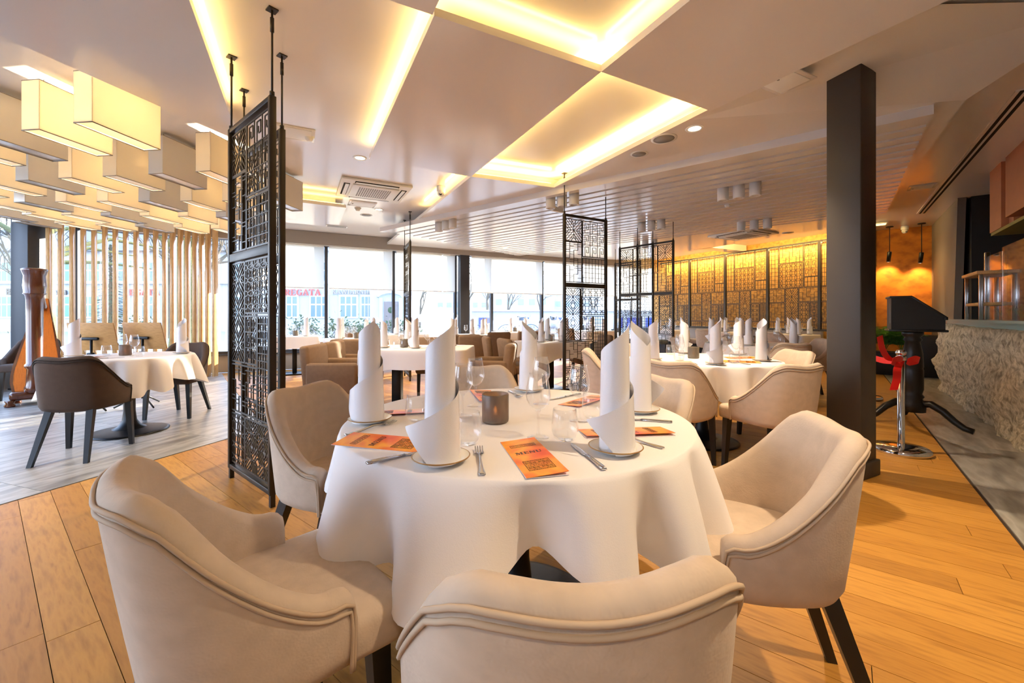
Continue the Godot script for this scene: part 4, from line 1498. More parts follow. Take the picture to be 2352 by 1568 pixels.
# ---------------------------------------------------------------- entrance side on the right
func entrance_side() -> void:
	var bdir := Vector2(0.784, -0.621)      # from left to right, coming nearer
	var adir := Vector2(0.614, 0.789)       # away from the viewer
	# ochre wall
	var ow := structure("wall_ochre")
	var o0 := Vector2(7.30, 8.90)
	var o1 := Vector2(8.26, 8.14)
	put("wall_face", prism_mesh(wall_poly(o0, o1 + bdir * 0.4, 0.15), 0.0, HIGH), M.ochre, ow)
	# grey wall with its slanting edge in front of the near-black wall
	var gw := structure("wall_grey")
	var st := st_new()
	var c0 := o1
	var c1 := Vector2(6.75, 6.24)
	var c1b := Vector2(7.05, 6.62)
	var n := left_of((c1 - c0).normalized()) * 0.03
	var f := [V(c0.x, c0.y, 0), V(c1b.x, c1b.y, 0), V(c1.x, c1.y, HIGH), V(c0.x, c0.y, HIGH)]
	var k := []
	for p in f:
		k.append(p + Vector3(-n.x, 0, n.y) * 3.0)
	quad(st, f[1], f[0], f[3], f[2])
	quad(st, k[0], k[1], k[2], k[3])
	quad(st, f[1], f[2], k[2], k[1])
	put("wall_face", done(st), M.greige, gw)
	var nb := structure("wall_black")
	put("wall_face", prism_mesh(wall_poly(c1 + bdir * 0.05, c1 + bdir * 4.2, 0.15), 0.0, HIGH), M.near_black, nb)
	put("return_face", prism_mesh(wall_poly(c1 + bdir * 0.05, c0 + bdir * 0.05, -0.06), 0.0, HIGH), M.near_black, nb)
	# pendant spots
	for e in [[7.46, 8.30, "slim black pendant spot on the left of the ochre wall", 0.50, 0.25], [7.80, 8.0, "slim black pendant spot on the right of the ochre wall", 0.56, -0.25]]:
		var o := thing("pendant_spot", V(e[0], e[1], HIGH))
		tag(o, e[2], "pendant lamp", "black pendant spots before the ochre wall")
		put("rose", lathe_mesh([Vector2(0.0, -0.02), Vector2(0.055, -0.02), Vector2(0.06, -0.012), Vector2(0.06, 0.0), Vector2(0.0, 0.0)], 18), M.black_metal, o)
		put("cable", tube_mesh([Vector3(0, -0.02, 0), Vector3(0, -e[3], 0)], 0.007, 6), M.black_metal, o)
		var tilt := Vector3(0.25, -1.0, -0.42).normalized()
		var top := Vector3(0, -e[3], 0)
		put("lamp_tube", tube_mesh([top, top + tilt * 0.20], 0.034, 14), M.black_metal, o)
		put("lamp_face", tube_mesh([top + tilt * 0.2, top + tilt * 0.204], 0.026, 12), M.lamp_face, o)
		spot(V(e[0], e[1], HIGH) + top + tilt * 0.23, 0.7, 42.0, Color(1.0, 0.80, 0.48), Vector3(0.45, -0.8, -0.55), 0.03)
	# light panel behind the column edge
	var lp := thing("ceiling_light_panel", V(6.93, 8.02, HIGH - 0.02), -A_AX)
	tag(lp, "small lit ceiling panel beside the dark column", "ceiling light")
	put("frame", box_mesh(Vector3(0.36, 0.02, 0.24), Vector3.ZERO, 0.004), M.plastic, lp)
	put("lamp_face", box_mesh(Vector3(0.31, 0.008, 0.19), Vector3(0, -0.011, 0)), glow(Color(1.0, 0.85, 0.55), 2.0), lp)
	spot(V(6.93, 8.02, HIGH - 0.06), 0.8, 70.0, Color(1.0, 0.85, 0.55))
	# stone counter
	var ct := thing("stone_counter", Vector3.ZERO)
	tag(ct, "long counter with a rough grey stone front at the right", "counter")
	var cf := Vector2(6.50, 6.40)
	var ce := cf - adir * 6.2
	var sst := st_new(true)
	var nz := FastNoiseLite.new()
	nz.seed = 5
	nz.frequency = 1.3
	nz.fractal_octaves = 5
	var nu := 90
	var nv := 22
	var out := Vector2(-0.789, 0.614)       # towards the room
	var grid := []
	for j in nv + 1:
		var row := []
		for i in nu + 1:
			var u := float(i) / nu
			var v := float(j) / nv
			var p := cf.lerp(ce, u)
			var b := nz.get_noise_2d(u * 9.0, v * 1.6)
			var edge := 0.03 * sin(v * PI)
			var crest := 0.965 + 0.045 * nz.get_noise_1d(u * 14.0 + 40.0) + 0.03 * nz.get_noise_1d(u * 60.0)
			p += out * (0.10 * b + 0.03 * nz.get_noise_2d(u * 40.0, v * 6.0 + 9.0) + edge) + adir * (0.05 * nz.get_noise_1d(v * 3.0) if i == 0 else 0.0)
			row.append(V(p.x, p.y, v * crest))
		grid.append(row)
	for j in nv:
		for i in nu:
			quad(sst, grid[j][i], grid[j][i + 1], grid[j + 1][i + 1], grid[j + 1][i])
	for j in nv:
		var p0: Vector3 = grid[j][0]
		var p1: Vector3 = grid[j + 1][0]
		var back := V(-out.x * 0.4, -out.y * 0.4)
		quad(sst, p0 + back, p0, p1, p1 + back)
	for i in nu:
		var p0: Vector3 = grid[nv][i]
		var p1: Vector3 = grid[nv][i + 1]
		var back := V(-out.x * 0.2, -out.y * 0.2)
		quad(sst, p0, p1, p1 + back, p0 + back)
	put("stone_front", done(sst), M.stone, ct)
	put("glass_body", prism_mesh(PackedVector2Array([cf - out * 0.09, ce - out * 0.09, ce - out * 0.65, cf - out * 0.65]), 0.0, 1.03), M.counter_glass, ct)
	put("worktop", prism_mesh(PackedVector2Array([cf + out * 0.02 + adir * 0.02, ce + out * 0.02, ce - out * 0.68, cf - out * 0.68 + adir * 0.02]), 1.035, 1.06), M.counter_glass, ct)
	# glazed display on the counter
	var base := cf - adir * 1.05 - out * 0.30
	var gd := thing("glass_display", V(base.x, base.y, 1.06), -A_AX - PI / 2)
	tag(gd, "glazed display screen with steel posts standing on the counter", "display")
	# local x along the counter towards the viewer
	put("post", box_mesh(Vector3(0.05, 0.86, 0.05), Vector3(0, 0.43, 0), 0.006), M.steel, gd)
	put("post", box_mesh(Vector3(0.04, 0.80, 0.04), Vector3(0.62, 0.40, -0.02), 0.006), M.steel, gd)
	put("post", box_mesh(Vector3(0.04, 0.86, 0.04), Vector3(1.5, 0.43, 0), 0.006), M.steel, gd)
	put("pane", box_mesh(Vector3(0.57, 0.80, 0.008), Vector3(0.31, 0.40, 0)), M.pane, gd)
	put("pane", box_mesh(Vector3(0.84, 0.84, 0.008), Vector3(1.06, 0.42, 0)), M.pane, gd)
	# shelf rack with timber boards
	var rb := cf - adir * 0.80 - out * 0.42
	var rk := thing("shelf_rack", V(rb.x, rb.y, 1.06), -A_AX - PI / 2)
	tag(rk, "steel rack with timber shelves behind the counter glass", "rack")
	for x in [0.0, 0.72]:
		for zz in [0.0, 0.26]:
			put("upright", box_mesh(Vector3(0.035, 0.55, 0.035), Vector3(x, 0.275, zz), 0.003), M.steel, rk)
	put("shelf_board", box_mesh(Vector3(0.80, 0.04, 0.34), Vector3(0.36, 0.57, 0.13), 0.004), M.desk, rk)
	put("shelf_board", box_mesh(Vector3(0.72, 0.035, 0.28), Vector3(0.36, 0.19, 0.13), 0.004), M.desk, rk)
	# plants behind the glass
	for i in 3:
		var pp := cf - adir * (1.15 + 0.33 * i) - out * 0.42
		grass_tuft(V(pp.x, pp.y, 1.06), 0.24, 60 + i, "small green grass plant behind the counter glass", "plants on the counter")
	# hanging hood
	var hood := thing("copper_hood", Vector3.ZERO)
	tag(hood, "copper coloured extractor hood hanging above the counter", "hood")
	var h0 := Vector2(5.89, 5.18)
	var h1 := h0 - adir * 0.46
	var h2 := h1 - adir * 3.6
	put("front_box", prism_mesh(PackedVector2Array([h0, h1, h1 - out * 0.95, h0 - out * 0.95]), 2.12, HIGH), M.copper, hood)
	put("recessed_strip", prism_mesh(PackedVector2Array([h1 - out * 0.06, h1 - adir * 0.16 - out * 0.06, h1 - adir * 0.16 - out * 0.95, h1 - out * 0.95]), 2.15, HIGH), M.copper, hood)
	put("long_box", prism_mesh(PackedVector2Array([h1 - adir * 0.16, h2, h2 - out * 0.95, h1 - adir * 0.16 - out * 0.95]), 2.20, HIGH), M.copper, hood)
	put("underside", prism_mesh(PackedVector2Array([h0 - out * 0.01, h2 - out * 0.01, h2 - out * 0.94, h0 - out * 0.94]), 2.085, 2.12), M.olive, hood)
	# host stand
	var hs := thing("host_stand", V(4.10, 4.30), yaw(0.588, 0.809))
	tag(hs, "black reception lectern on a turned pedestal with three curved legs", "lectern")
	var side := [Vector2(-0.18, 0.965), Vector2(0.21, 0.965), Vector2(0.21, 1.08), Vector2(-0.03, 1.285), Vector2(-0.18, 1.285)]
	var ls := st_new()
	var za := 0.16
	for s in 2:
		var m := Vector3(-0.05, 1.05, za - 2 * za * s)
		for i in side.size():
			var p := Vector3(side[i].x, side[i].y, za - 2 * za * s)
			var q := Vector3(side[(i + 1) % side.size()].x, side[(i + 1) % side.size()].y, za - 2 * za * s)
			if s == 0:
				tri(ls, m, p, q)
			else:
				tri(ls, m, q, p)
	for i in side.size():
		var j := (i + 1) % side.size()
		quad(ls, Vector3(side[j].x, side[j].y, za), Vector3(side[i].x, side[i].y, za), Vector3(side[i].x, side[i].y, -za), Vector3(side[j].x, side[j].y, -za))
	put("desk_box", done(ls), M.black_wood, hs)
	put("base_board", box_mesh(Vector3(0.43, 0.022, 0.36), Vector3(0.015, 0.956, 0), 0.005), M.black_wood, hs)
	put("top_board", box_mesh(Vector3(0.17, 0.02, 0.34), Vector3(-0.108, 1.295, 0), 0.005), M.black_wood, hs)
	var lid := put("writing_lid", box_mesh(Vector3(0.32, 0.02, 0.34), Vector3.ZERO, 0.005), M.black_wood, hs, Vector3(0.095, 1.19, 0))
	lid.rotation.z = -atan2(0.205, 0.24)
	put("book_ledge", box_mesh(Vector3(0.025, 0.03, 0.34), Vector3(0.215, 1.078, 0), 0.004), M.black_wood, hs)
	put("side_slot", box_mesh(Vector3(0.004, 0.20, 0.02), Vector3(-0.181, 1.13, 0.08)), M.grey_plastic, hs)
	put("pedestal", lathe_mesh([Vector2(0.0, 0.13), Vector2(0.10, 0.13), Vector2(0.105, 0.22), Vector2(0.075, 0.26), Vector2(0.09, 0.285), Vector2(0.072, 0.31), Vector2(0.085, 0.36), Vector2(0.085, 0.55), Vector2(0.08, 0.57), Vector2(0.085, 0.59), Vector2(0.08, 0.72), Vector2(0.058, 0.84), Vector2(0.075, 0.86), Vector2(0.06, 0.885), Vector2(0.085, 0.91), Vector2(0.085, 0.95), Vector2(0.0, 0.95)], 22), M.black_wood, hs)
	for i in 3:
		var a := deg_to_rad([28.0, 160.0, 268.0][i])
		var dir := Vector3(cos(a), 0, sin(a))
		put("leg", tube_mesh([dir * 0.05 + Vector3(0, 0.21, 0), dir * 0.14 + Vector3(0, 0.225, 0), dir * 0.23 + Vector3(0, 0.17, 0), dir * 0.31 + Vector3(0, 0.09, 0), dir * 0.38 + Vector3(0, 0.04, 0), dir * 0.44 + Vector3(0, 0.026, 0)], [0.038, 0.036, 0.034, 0.03, 0.027, 0.026], 10), M.black_wood, hs)
	# stanchions and the red ribbon
	var proto: Node3D = null
	for e in [[3.16, 3.413, "chrome barrier post tied with a red ribbon beside the column"], [4.72, 5.62, "chrome barrier post half hidden behind the dark column"]]:
		var o := thing("barrier_post", V(e[0], e[1]))
		tag(o, e[2], "barrier post", "chrome barrier posts")
		put("base", lathe_mesh([Vector2(0.0, 0.0), Vector2(0.185, 0.0), Vector2(0.188, 0.012), Vector2(0.185, 0.035), Vector2(0.17, 0.045), Vector2(0.06, 0.052), Vector2(0.0, 0.052)], 40), M.chrome, o)
		put("pole", lathe_mesh([Vector2(0.024, 0.05), Vector2(0.024, 0.75), Vector2(0.0, 0.75)], 20), M.chrome, o)
		put("collar", lathe_mesh([Vector2(0.024, 0.74), Vector2(0.034, 0.745), Vector2(0.034, 0.775), Vector2(0.02, 0.785)], 20), M.chrome, o)
		put("ball", lathe_mesh([Vector2(0.018, 0.78), Vector2(0.032, 0.79), Vector2(0.036, 0.805), Vector2(0.028, 0.825), Vector2(0.0, 0.832)], 20), M.chrome, o)
	var rib := thing("red_ribbon", V(3.16, 3.413, 0.74))
	tag(rib, "red satin ribbon tied in a bow on the barrier post", "ribbon")
	put("tail", ribbon([Vector3(-0.03, 0.0, 0.03), Vector3(-0.075, -0.06, 0.05), Vector3(-0.08, -0.14, 0.05), Vector3(-0.11, -0.23, 0.055)], 0.055, Vector3(1, 0.1, 0.3)), M.ribbon, rib)
	put("loop", ribbon([Vector3(0.02, 0.0, 0.035), Vector3(0.06, 0.02, 0.05), Vector3(0.11, 0.005, 0.04), Vector3(0.06, -0.015, 0.02), Vector3(0.02, 0.0, 0.03)], 0.05, Vector3(0, 1, 0.3)), M.ribbon, rib)
	put("loop", ribbon([Vector3(-0.02, 0.0, 0.035), Vector3(-0.06, 0.02, 0.05), Vector3(-0.11, 0.0, 0.04), Vector3(-0.06, -0.015, 0.02), Vector3(-0.02, 0.0, 0.03)], 0.05, Vector3(0, 1, 0.3)), M.ribbon, rib)
	put("span", ribbon([Vector3(-0.02, 0.0, 0.0), Vector3(0.05, -0.02, -0.25), Vector3(0.2, 0.03, -0.7), Vector3(0.75, 0.02, -1.3), Vector3(1.54, 0.0, -2.2)], 0.05, Vector3(0, 1, 0)), M.ribbon, rib)
	put("loose_end", ribbon([Vector3(-0.02, 0.0, 0.0), Vector3(-0.12, 0.02, 0.02), Vector3(-0.17, 0.10, 0.02), Vector3(-0.19, 0.20, 0.02)], 0.05, Vector3(1, 0.4, 0)), M.ribbon, rib)
	# planter with palm leaves
	var pl := thing("planter_box", V(7.12, 7.98), -B_AX - PI / 2)
	tag(pl, "dark rectangular planter box below the ochre wall", "planter")
	put("box", box_mesh(Vector3(0.75, 0.42, 0.30), Vector3(0.0, 0.21, 0), 0.01), M.near_black, pl)
	put("soil", box_mesh(Vector3(0.70, 0.02, 0.26), Vector3(0.0, 0.425, 0)), M.bark, pl)
	put("raised_end", box_mesh(Vector3(0.34, 0.76, 0.32), Vector3(0.55, 0.38, 0.0), 0.01), M.near_black, pl)
	for i in 3:
		grass_tuft(V([6.92, 7.10, 7.28][i], [8.14, 8.0, 7.86][i], 0.436), 0.62, 40 + i, "arching green palm plant in the dark planter", "palm plants in the planter")

func ribbon(pts: Array, w: float, side: Vector3) -> ArrayMesh:
	var st := st_new()
	var fine := []
	for i in pts.size() - 1:
		for k in 6:
			var p0: Vector3 = pts[maxi(i - 1, 0)]
			var p3: Vector3 = pts[mini(i + 2, pts.size() - 1)]
			fine.append(pts[i].cubic_interpolate(pts[i + 1], p0, p3, k / 6.0))
	fine.append(pts[-1])
	var s := side.normalized() * w / 2.0
	var rings := []
	for i in fine.size():
		var t: Vector3 = (fine[mini(i + 1, fine.size() - 1)] - fine[maxi(i - 1, 0)]).normalized()
		var n := t.cross(s).normalized() * 0.0008
		rings.append([fine[i] - s + n, fine[i] + s + n, fine[i] + s - n, fine[i] - s - n])
	loft(st, rings, true, true, true)
	return done(st)

func grass_tuft(at: Vector3, size: float, sd: int, label: String, group: String) -> void:
	var r := RandomNumberGenerator.new()
	r.seed = sd
	var o := thing("palm_plant" if size > 0.4 else "grass_plant", at)
	listed_as(o, label, "plant", "", group)
	var stems := 9 if size > 0.4 else 16
	for i in stems:
		var a := TAU * i / stems + r.randf_range(-0.2, 0.2)
		var dir := Vector3(cos(a), 0, sin(a))
		var l := size * r.randf_range(0.75, 1.15)
		var pts := []
		for k in 7:
			var t := k / 6.0
			pts.append(dir * l * 0.75 * t + Vector3.UP * l * (1.65 * t - 0.98 * t * t))
		var st := st_new()
		for k in 6:
			var p: Vector3 = pts[k]
			var q: Vector3 = pts[k + 1]
			var side := Vector3(-dir.z, 0, dir.x)
			if size > 0.4:
				var w := 0.006
				quad(st, p - side * w, p + side * w, q + side * w, q - side * w)
				if k > 0:
					for s in [-1.0, 1.0]:
						for m in 3:
							var b0 := p.lerp(q, m / 3.0)
							var tip: Vector3 = b0 + side * s * 0.16 + (q - p) * 1.1 - Vector3(0, 0.05, 0)
							var b1 := b0 + (q - p) * 0.3
							quad(st, b0, b1, tip, b0.lerp(tip, 0.5) - (q - p) * 0.1)
			else:
				var w := 0.008 * (1.0 - k / 7.0)
				quad(st, p - side * w, p + side * w, q + side * w * 0.8, q - side * w * 0.8)
		put("frond" if size > 0.4 else "blade", done(st), M.leaf, o)

# ---------------------------------------------------------------- timber fins
func slat_wall() -> void:
	var fw := thing("timber_fin_screen", Vector3.ZERO)
	tag(fw, "curved screen of upright oak fins before the left windows", "fin screen")
	var p0 := Vector2(-5.42, 7.66)
	var p1 := Vector2(-7.16, 6.44)
	var bulge := Vector2(-0.535, 0.845) * 0.16
	var marks := [104.0, 132.0, 158.5, 184.0, 209.0, 234.0, 258.0, 282.0, 306.0, 329.0, 351.0, 372.0, 390.0, 408.0, 424.0, 441.0, 456.0, 471.0, 487.0]
	var fin := box_mesh(Vector3(0.042, HIGH - 0.01, 0.10), Vector3(0.021, HIGH / 2 - 0.005, -0.05), 0.002)
	for i in marks.size():
		# bearing of the fin's front edge as it stands in the plan of the screen
		var want: float = (marks[i] - 1176.0) / 965.0
		var lo := 0.0
		var hi := 1.1
		var p := p0
		for k in 40:
			var u := (lo + hi) / 2.0
			p = p0.lerp(p1, u) + bulge * 4.0 * u * (1.0 - u)
			if p.x / p.y > want:
				lo = u
			else:
				hi = u
		var t := float(i) / (marks.size() - 1)
		var ang := deg_to_rad(lerpf(-29.0, 2.0, pow(t, 1.6)))
		put("timber_fin", fin, M.oak, fw, V(p.x, p.y), yaw(sin(ang), cos(ang)))

# ---------------------------------------------------------------- chairs
func tub_path(u: float) -> Vector2:
	# outer outline from the left arm tip (0) round the back (0.5) to the right arm tip (1); (x, forward)
	var pts := [Vector2(-0.258, 0.15), Vector2(-0.264, 0.07), Vector2(-0.252, -0.02), Vector2(-0.222, -0.105), Vector2(-0.165, -0.170), Vector2(-0.085, -0.197), Vector2(0, -0.204), Vector2(0.085, -0.197), Vector2(0.165, -0.170), Vector2(0.222, -0.105), Vector2(0.252, -0.02), Vector2(0.264, 0.07), Vector2(0.258, 0.15)]
	var f := clampf(u, 0.0, 1.0) * (pts.size() - 1)
	var i := mini(int(f), pts.size() - 2)
	return pts[i].cubic_interpolate(pts[i + 1], pts[maxi(i - 1, 0)], pts[mini(i + 2, pts.size() - 1)], f - i)

func tub_top(u: float) -> float:
	var q := 1.0 - absf(u - 0.5) * 2.0          # 0 at the tips, 1 at the back
	var k := clampf((q - 0.10) / 0.50, 0.0, 1.0)
	var s := pow(k, 1.55)
	s = s - 0.10 * pow(k, 6.0) * (1.0 - smoothstep(0.58, 0.72, q))
	return lerpf(0.548, 0.785, s) - 0.02 * clampf(1.0 - q / 0.05, 0.0, 1.0) + 0.012 * smoothstep(0.45, 0.72, q) - 0.01 * smoothstep(0.75, 1.0, q)

func tub_frame(u: float) -> Array:
	var p := tub_path(u)
	var t := (tub_path(u + 0.01) - tub_path(u - 0.01)).normalized()
	var n := Vector2(t.y, -t.x)
	if n.dot(p - Vector2(0, 0.05)) < 0.0:
		n = -n
	return [p, n]

func tub_lean(u: float, y: float) -> float:
	var q := 1.0 - absf(u - 0.5) * 2.0
	return (y - 0.60) * lerpf(0.06, 0.15, smoothstep(0.4, 0.9, q))

func tub_point(u: float, off: float, y: float) -> Vector3:
	var f := tub_frame(u)
	var p: Vector2 = f[0] + f[1] * (off + tub_lean(u, y))
	return Vector3(p.x, y, -p.y)

func make_tub_meshes() -> void:
	var n := 56
	var th := 0.058
	var rings := []
	for i in n + 1:
		var u := float(i) / n
		var T := tub_top(u)
		var q := 1.0 - absf(u - 0.5) * 2.0
		var r := []
		var bot := 0.375 - 0.012 * smoothstep(0.3, 1.0, q)
		for e in [[-0.040, bot], [-0.012, bot + 0.012], [0.0, bot + 0.04], [0.002, lerpf(bot, T, 0.35)], [0.003, lerpf(bot, T, 0.65)], [0.002, T - 0.03], [-0.003, T - 0.012], [-0.014, T - 0.002], [-0.030, T + 0.003], [-0.046, T - 0.004], [-th, T - 0.022], [-th - 0.004, lerpf(0.40, T, 0.6)], [-th - 0.006, 0.40], [-th - 0.004, 0.385]]:
			r.append(tub_point(u, e[0], e[1]))
		rings.append(r)
	# round the arm ends
	for side in [0, 1]:
		for k in [1, 2]:
			var src: Array = rings[0] if side == 0 else rings[-1]
			var m := Vector3.ZERO
			for p in (rings[k - 1] if side == 0 else rings[rings.size() - k]):
				m += p
			m /= src.size()
	var st := st_new(true)
	loft(st, rings, true, true, true)
	shapes.tub_shell = done(st)
	# double piping below the top edge and down the arm ends
	var ps := st_new(true)
	for e in [[0.004, 0.020], [0.004, 0.036]]:
		var line := []
		for k in 6:
			var y := lerpf(0.38, tub_top(0.0) - e[1] - 0.02, k / 5.0)
			line.append(tub_point(0.0 + (e[1] - 0.012) * 0.5, e[0], y))
		for i in 49:
			var u := lerpf(0.012 + (e[1] - 0.02) * 0.5, 0.988 - (e[1] - 0.02) * 0.5, i / 48.0)
			line.append(tub_point(u, e[0], tub_top(u) - e[1]))
		for k in 6:
			var y := lerpf(tub_top(0.0) - e[1] - 0.02, 0.38, k / 5.0)
			line.append(tub_point(1.0 - (e[1] - 0.012) * 0.5, e[0], y))
		tube(ps, line, 0.0042, 6)
	shapes.tub_piping = done(ps)
	var outline := rounded([Vector2(0.235, 0.15), Vector2(-0.235, 0.15), Vector2(-0.245, -0.285), Vector2(0.245, -0.285)].map(func(p): return Vector2(p.x, p.y)), 0.07)
	# seat outline: local z is minus forward
	outline = rounded([Vector2(0.14, 0.155), Vector2(-0.14, 0.155), Vector2(-0.222, -0.05), Vector2(-0.238, -0.29), Vector2(0.238, -0.29), Vector2(0.222, -0.05)], 0.055)
	shapes.tub_seat = pad(outline, [[0.02, 0.372], [0.004, 0.376], [0.0, 0.39], [0.0, 0.440], [0.004, 0.455], [0.016, 0.466], [0.036, 0.471]])
	shapes.tub_legs = []
	for e in [[-0.20, -0.22, -0.215, -0.235], [0.20, -0.22, 0.215, -0.235], [-0.125, 0.12, -0.165, 0.25], [0.125, 0.12, 0.165, 0.25]]:
		var ls := st_new()
		bar(ls, Vector3(e[0], 0.385, e[1]), Vector3(e[2], 0.0, e[3]), Vector2(0.044, 0.044), Vector2(0.028, 0.028))
		shapes.tub_legs.append(done(ls))

var tub_proto := {}
func tub_chair(x: float, d: float, fx: float, fd: float, colour: String, label: String, group: String) -> Node3D:
	if not shapes.has("tub_shell"):
		make_tub_meshes()
	var o: Node3D
	if tub_proto.has(colour):
		o = copy_of(tub_proto[colour], V(x, d), yaw(fx, fd))
	else:
		o = thing("tub_chair", V(x, d), yaw(fx, fd))
		put("shell", shapes.tub_shell, M[colour], o)
		put("piping", shapes.tub_piping, M.dark_piping if colour == "dark_fabric" else M.piping, o)
		put("seat", shapes.tub_seat, M[colour], o)
		for m in shapes.tub_legs:
			put("leg", m, M.black_wood, o)
		tub_proto[colour] = o
	tag(o, label, "chair", group)
	return o

var arm_proto := {}
func armchair(x: float, d: float, fx: float, fd: float, label: String) -> Node3D:
	var o: Node3D
	if arm_proto.has("a"):
		o = copy_of(arm_proto.a, V(x, d), yaw(fx, fd))
	else:
		o = thing("box_armchair", V(x, d), yaw(fx, fd))
		put("seat", box_mesh(Vector3(0.46, 0.16, 0.52), Vector3(0, 0.38, -0.02), 0.035), M.brown_fabric, o)
		var bs := st_new()
		rbox(bs, Vector3(0, 0.50, 0.27), Vector3(0.58, 0.54, 0.11), 0.035, Basis(Vector3.RIGHT, 0.10))
		put("backrest", done(bs), M.brown_fabric, o)
		for s in [-1, 1]:
			put("arm", box_mesh(Vector3(0.075, 0.34, 0.56), Vector3(s * 0.265, 0.41, -0.01), 0.03), M.brown_fabric, o)
			for zz in [-0.22, 0.22]:
				var ls := st_new()
				bar(ls, Vector3(s * 0.24, 0.30, zz), Vector3(s * 0.25, 0.0, zz * 1.1), Vector2(0.042, 0.042), Vector2(0.03, 0.03))
				put("leg", done(ls), M.black_wood, o)
		arm_proto.a = o
	tag(o, label, "armchair", "brown box armchairs")
	return o

func side_chair(x: float, d: float, fx: float, fd: float, colour: String, label: String) -> Node3D:
	var o: Node3D
	if arm_proto.has("s" + colour):
		o = copy_of(arm_proto["s" + colour], V(x, d), yaw(fx, fd))
	else:
		o = thing("side_chair", V(x, d), yaw(fx, fd))
		put("seat", box_mesh(Vector3(0.46, 0.12, 0.46), Vector3(0, 0.42, -0.02), 0.035), M[colour], o)
		var bs := st_new()
		rbox(bs, Vector3(0, 0.58, 0.25), Vector3(0.46, 0.46, 0.085), 0.035, Basis(Vector3.RIGHT, 0.14))
		put("backrest", done(bs), M[colour], o)
		for s in [-1, 1]:
			for zz in [-0.19, 0.19]:
				var ls := st_new()
				bar(ls, Vector3(s * 0.19, 0.38, zz), Vector3(s * 0.195, 0.0, zz * 1.2), Vector2(0.042, 0.042), Vector2(0.028, 0.028))
				put("leg", done(ls), M.black_wood, o)
		arm_proto["s" + colour] = o
	tag(o, label, "chair", "upholstered side chairs")
	return o

# ---------------------------------------------------------------- tables
func cloth_mesh(outline: Callable, drop: float, fold: float, flare: float, sd: int, n := 144, corner := 0.0) -> ArrayMesh:
	var r := RandomNumberGenerator.new()
	r.seed = sd
	var ph := []
	for k in 6:
		ph.append(r.randf() * TAU)
	var rings := []
	var steps := [0.0, 0.04, 0.12, 0.25, 0.4, 0.55, 0.7, 0.85, 1.0]
	var wave := func(a: float) -> float:
		# broad lobes with narrow valleys between them
		var b := a + 0.10 * sin(2.0 * a + ph[1]) + 0.07 * sin(3.0 * a + ph[3])
		var v := pow(absf(cos(6.0 * b + ph[0])), 4.0)
		return 1.0 - 2.0 * v + 0.35 * sin(4.0 * a + ph[2]) + 0.15 * sin(15.0 * a + ph[5])
	# hem first (rings run upwards)
	for i in range(steps.size() - 1, -1, -1):
		var t: float = steps[i]
		var ring := []
		for k in n:
			var a := TAU * k / n
			var p: Vector2 = outline.call(a)
			var dir := p.normalized()
			var w: float = wave.call(a)
			var cor: float = corner * pow(absf(sin(2.0 * a)), 6.0)
			var len: float = drop * (1.0 + (0.16 * sin(4.0 * a + ph[4]) + 0.10 * w) * (1.0 if corner == 0.0 else 0.12) + cor)
			var out := flare * t + fold * w * pow(t, 0.8) + 0.006 * minf(1.0, t * 12.0)
			var q := p + dir * out
			ring.append(Vector3(q.x, TABLE - 0.004 - len * t - 0.006 * minf(1.0, t * 14.0), q.y))
		rings.append(ring)
	for s in [0.99, 0.9, 0.6, 0.3, 0.04]:
		var ring := []
		for k in n:
			var p: Vector2 = outline.call(TAU * k / n) * s
			ring.append(Vector3(p.x, TABLE - (0.002 if s > 0.98 else 0.0), p.y))
		rings.append(ring)
	var st := st_new(true)
	loft(st, rings, true, false, true)
	return done(st)

func circle(r: float) -> Callable:
	return func(a: float) -> Vector2: return Vector2(cos(a), sin(a)) * r

func rectangle(hx: float, hz: float) -> Callable:
	return func(a: float) -> Vector2:
		var c := cos(a)
		var s := sin(a)
		var k := pow(pow(absf(c), 14.0) + pow(absf(s), 14.0), -1.0 / 14.0)
		return Vector2(c * k * hx, s * k * hz)

func round_table(c: Vector2, r: float, name_: String, sd: int, drop := 0.235) -> void:
	var o := thing("round_table", V(c.x, c.y))
	tag(o, "round pedestal table under white cloth, " + name_, "table", "round tables")
	var y := TABLE - 0.012
	put("tabletop", lathe_mesh([Vector2(0.0, y - 0.03), Vector2(r - 0.02, y - 0.03), Vector2(r - 0.008, y - 0.02), Vector2(r - 0.008, y - 0.006), Vector2(r - 0.014, y), Vector2(0.0, y)], 48), M.black_wood, o)
	put("pedestal", lathe_mesh([Vector2(0.13, 0.035), Vector2(0.085, 0.06), Vector2(0.055, 0.11), Vector2(0.045, 0.2), Vector2(0.045, 0.60), Vector2(0.09, 0.685)], 28), M.black_metal, o)
	put("base", lathe_mesh([Vector2(0.0, 0.0), Vector2(0.30, 0.0), Vector2(0.302, 0.008), Vector2(0.28, 0.014), Vector2(0.2, 0.022), Vector2(0.13, 0.036), Vector2(0.0, 0.036)], 40), M.black_metal, o)
	var cl := solo("tablecloth", cloth_mesh(circle(r), drop, 0.070, 0.020, sd, 240), M.cloth, V(c.x, c.y))
	tag(cl, "white draped cloth covering the table " + name_, "tablecloth", "white tablecloths")

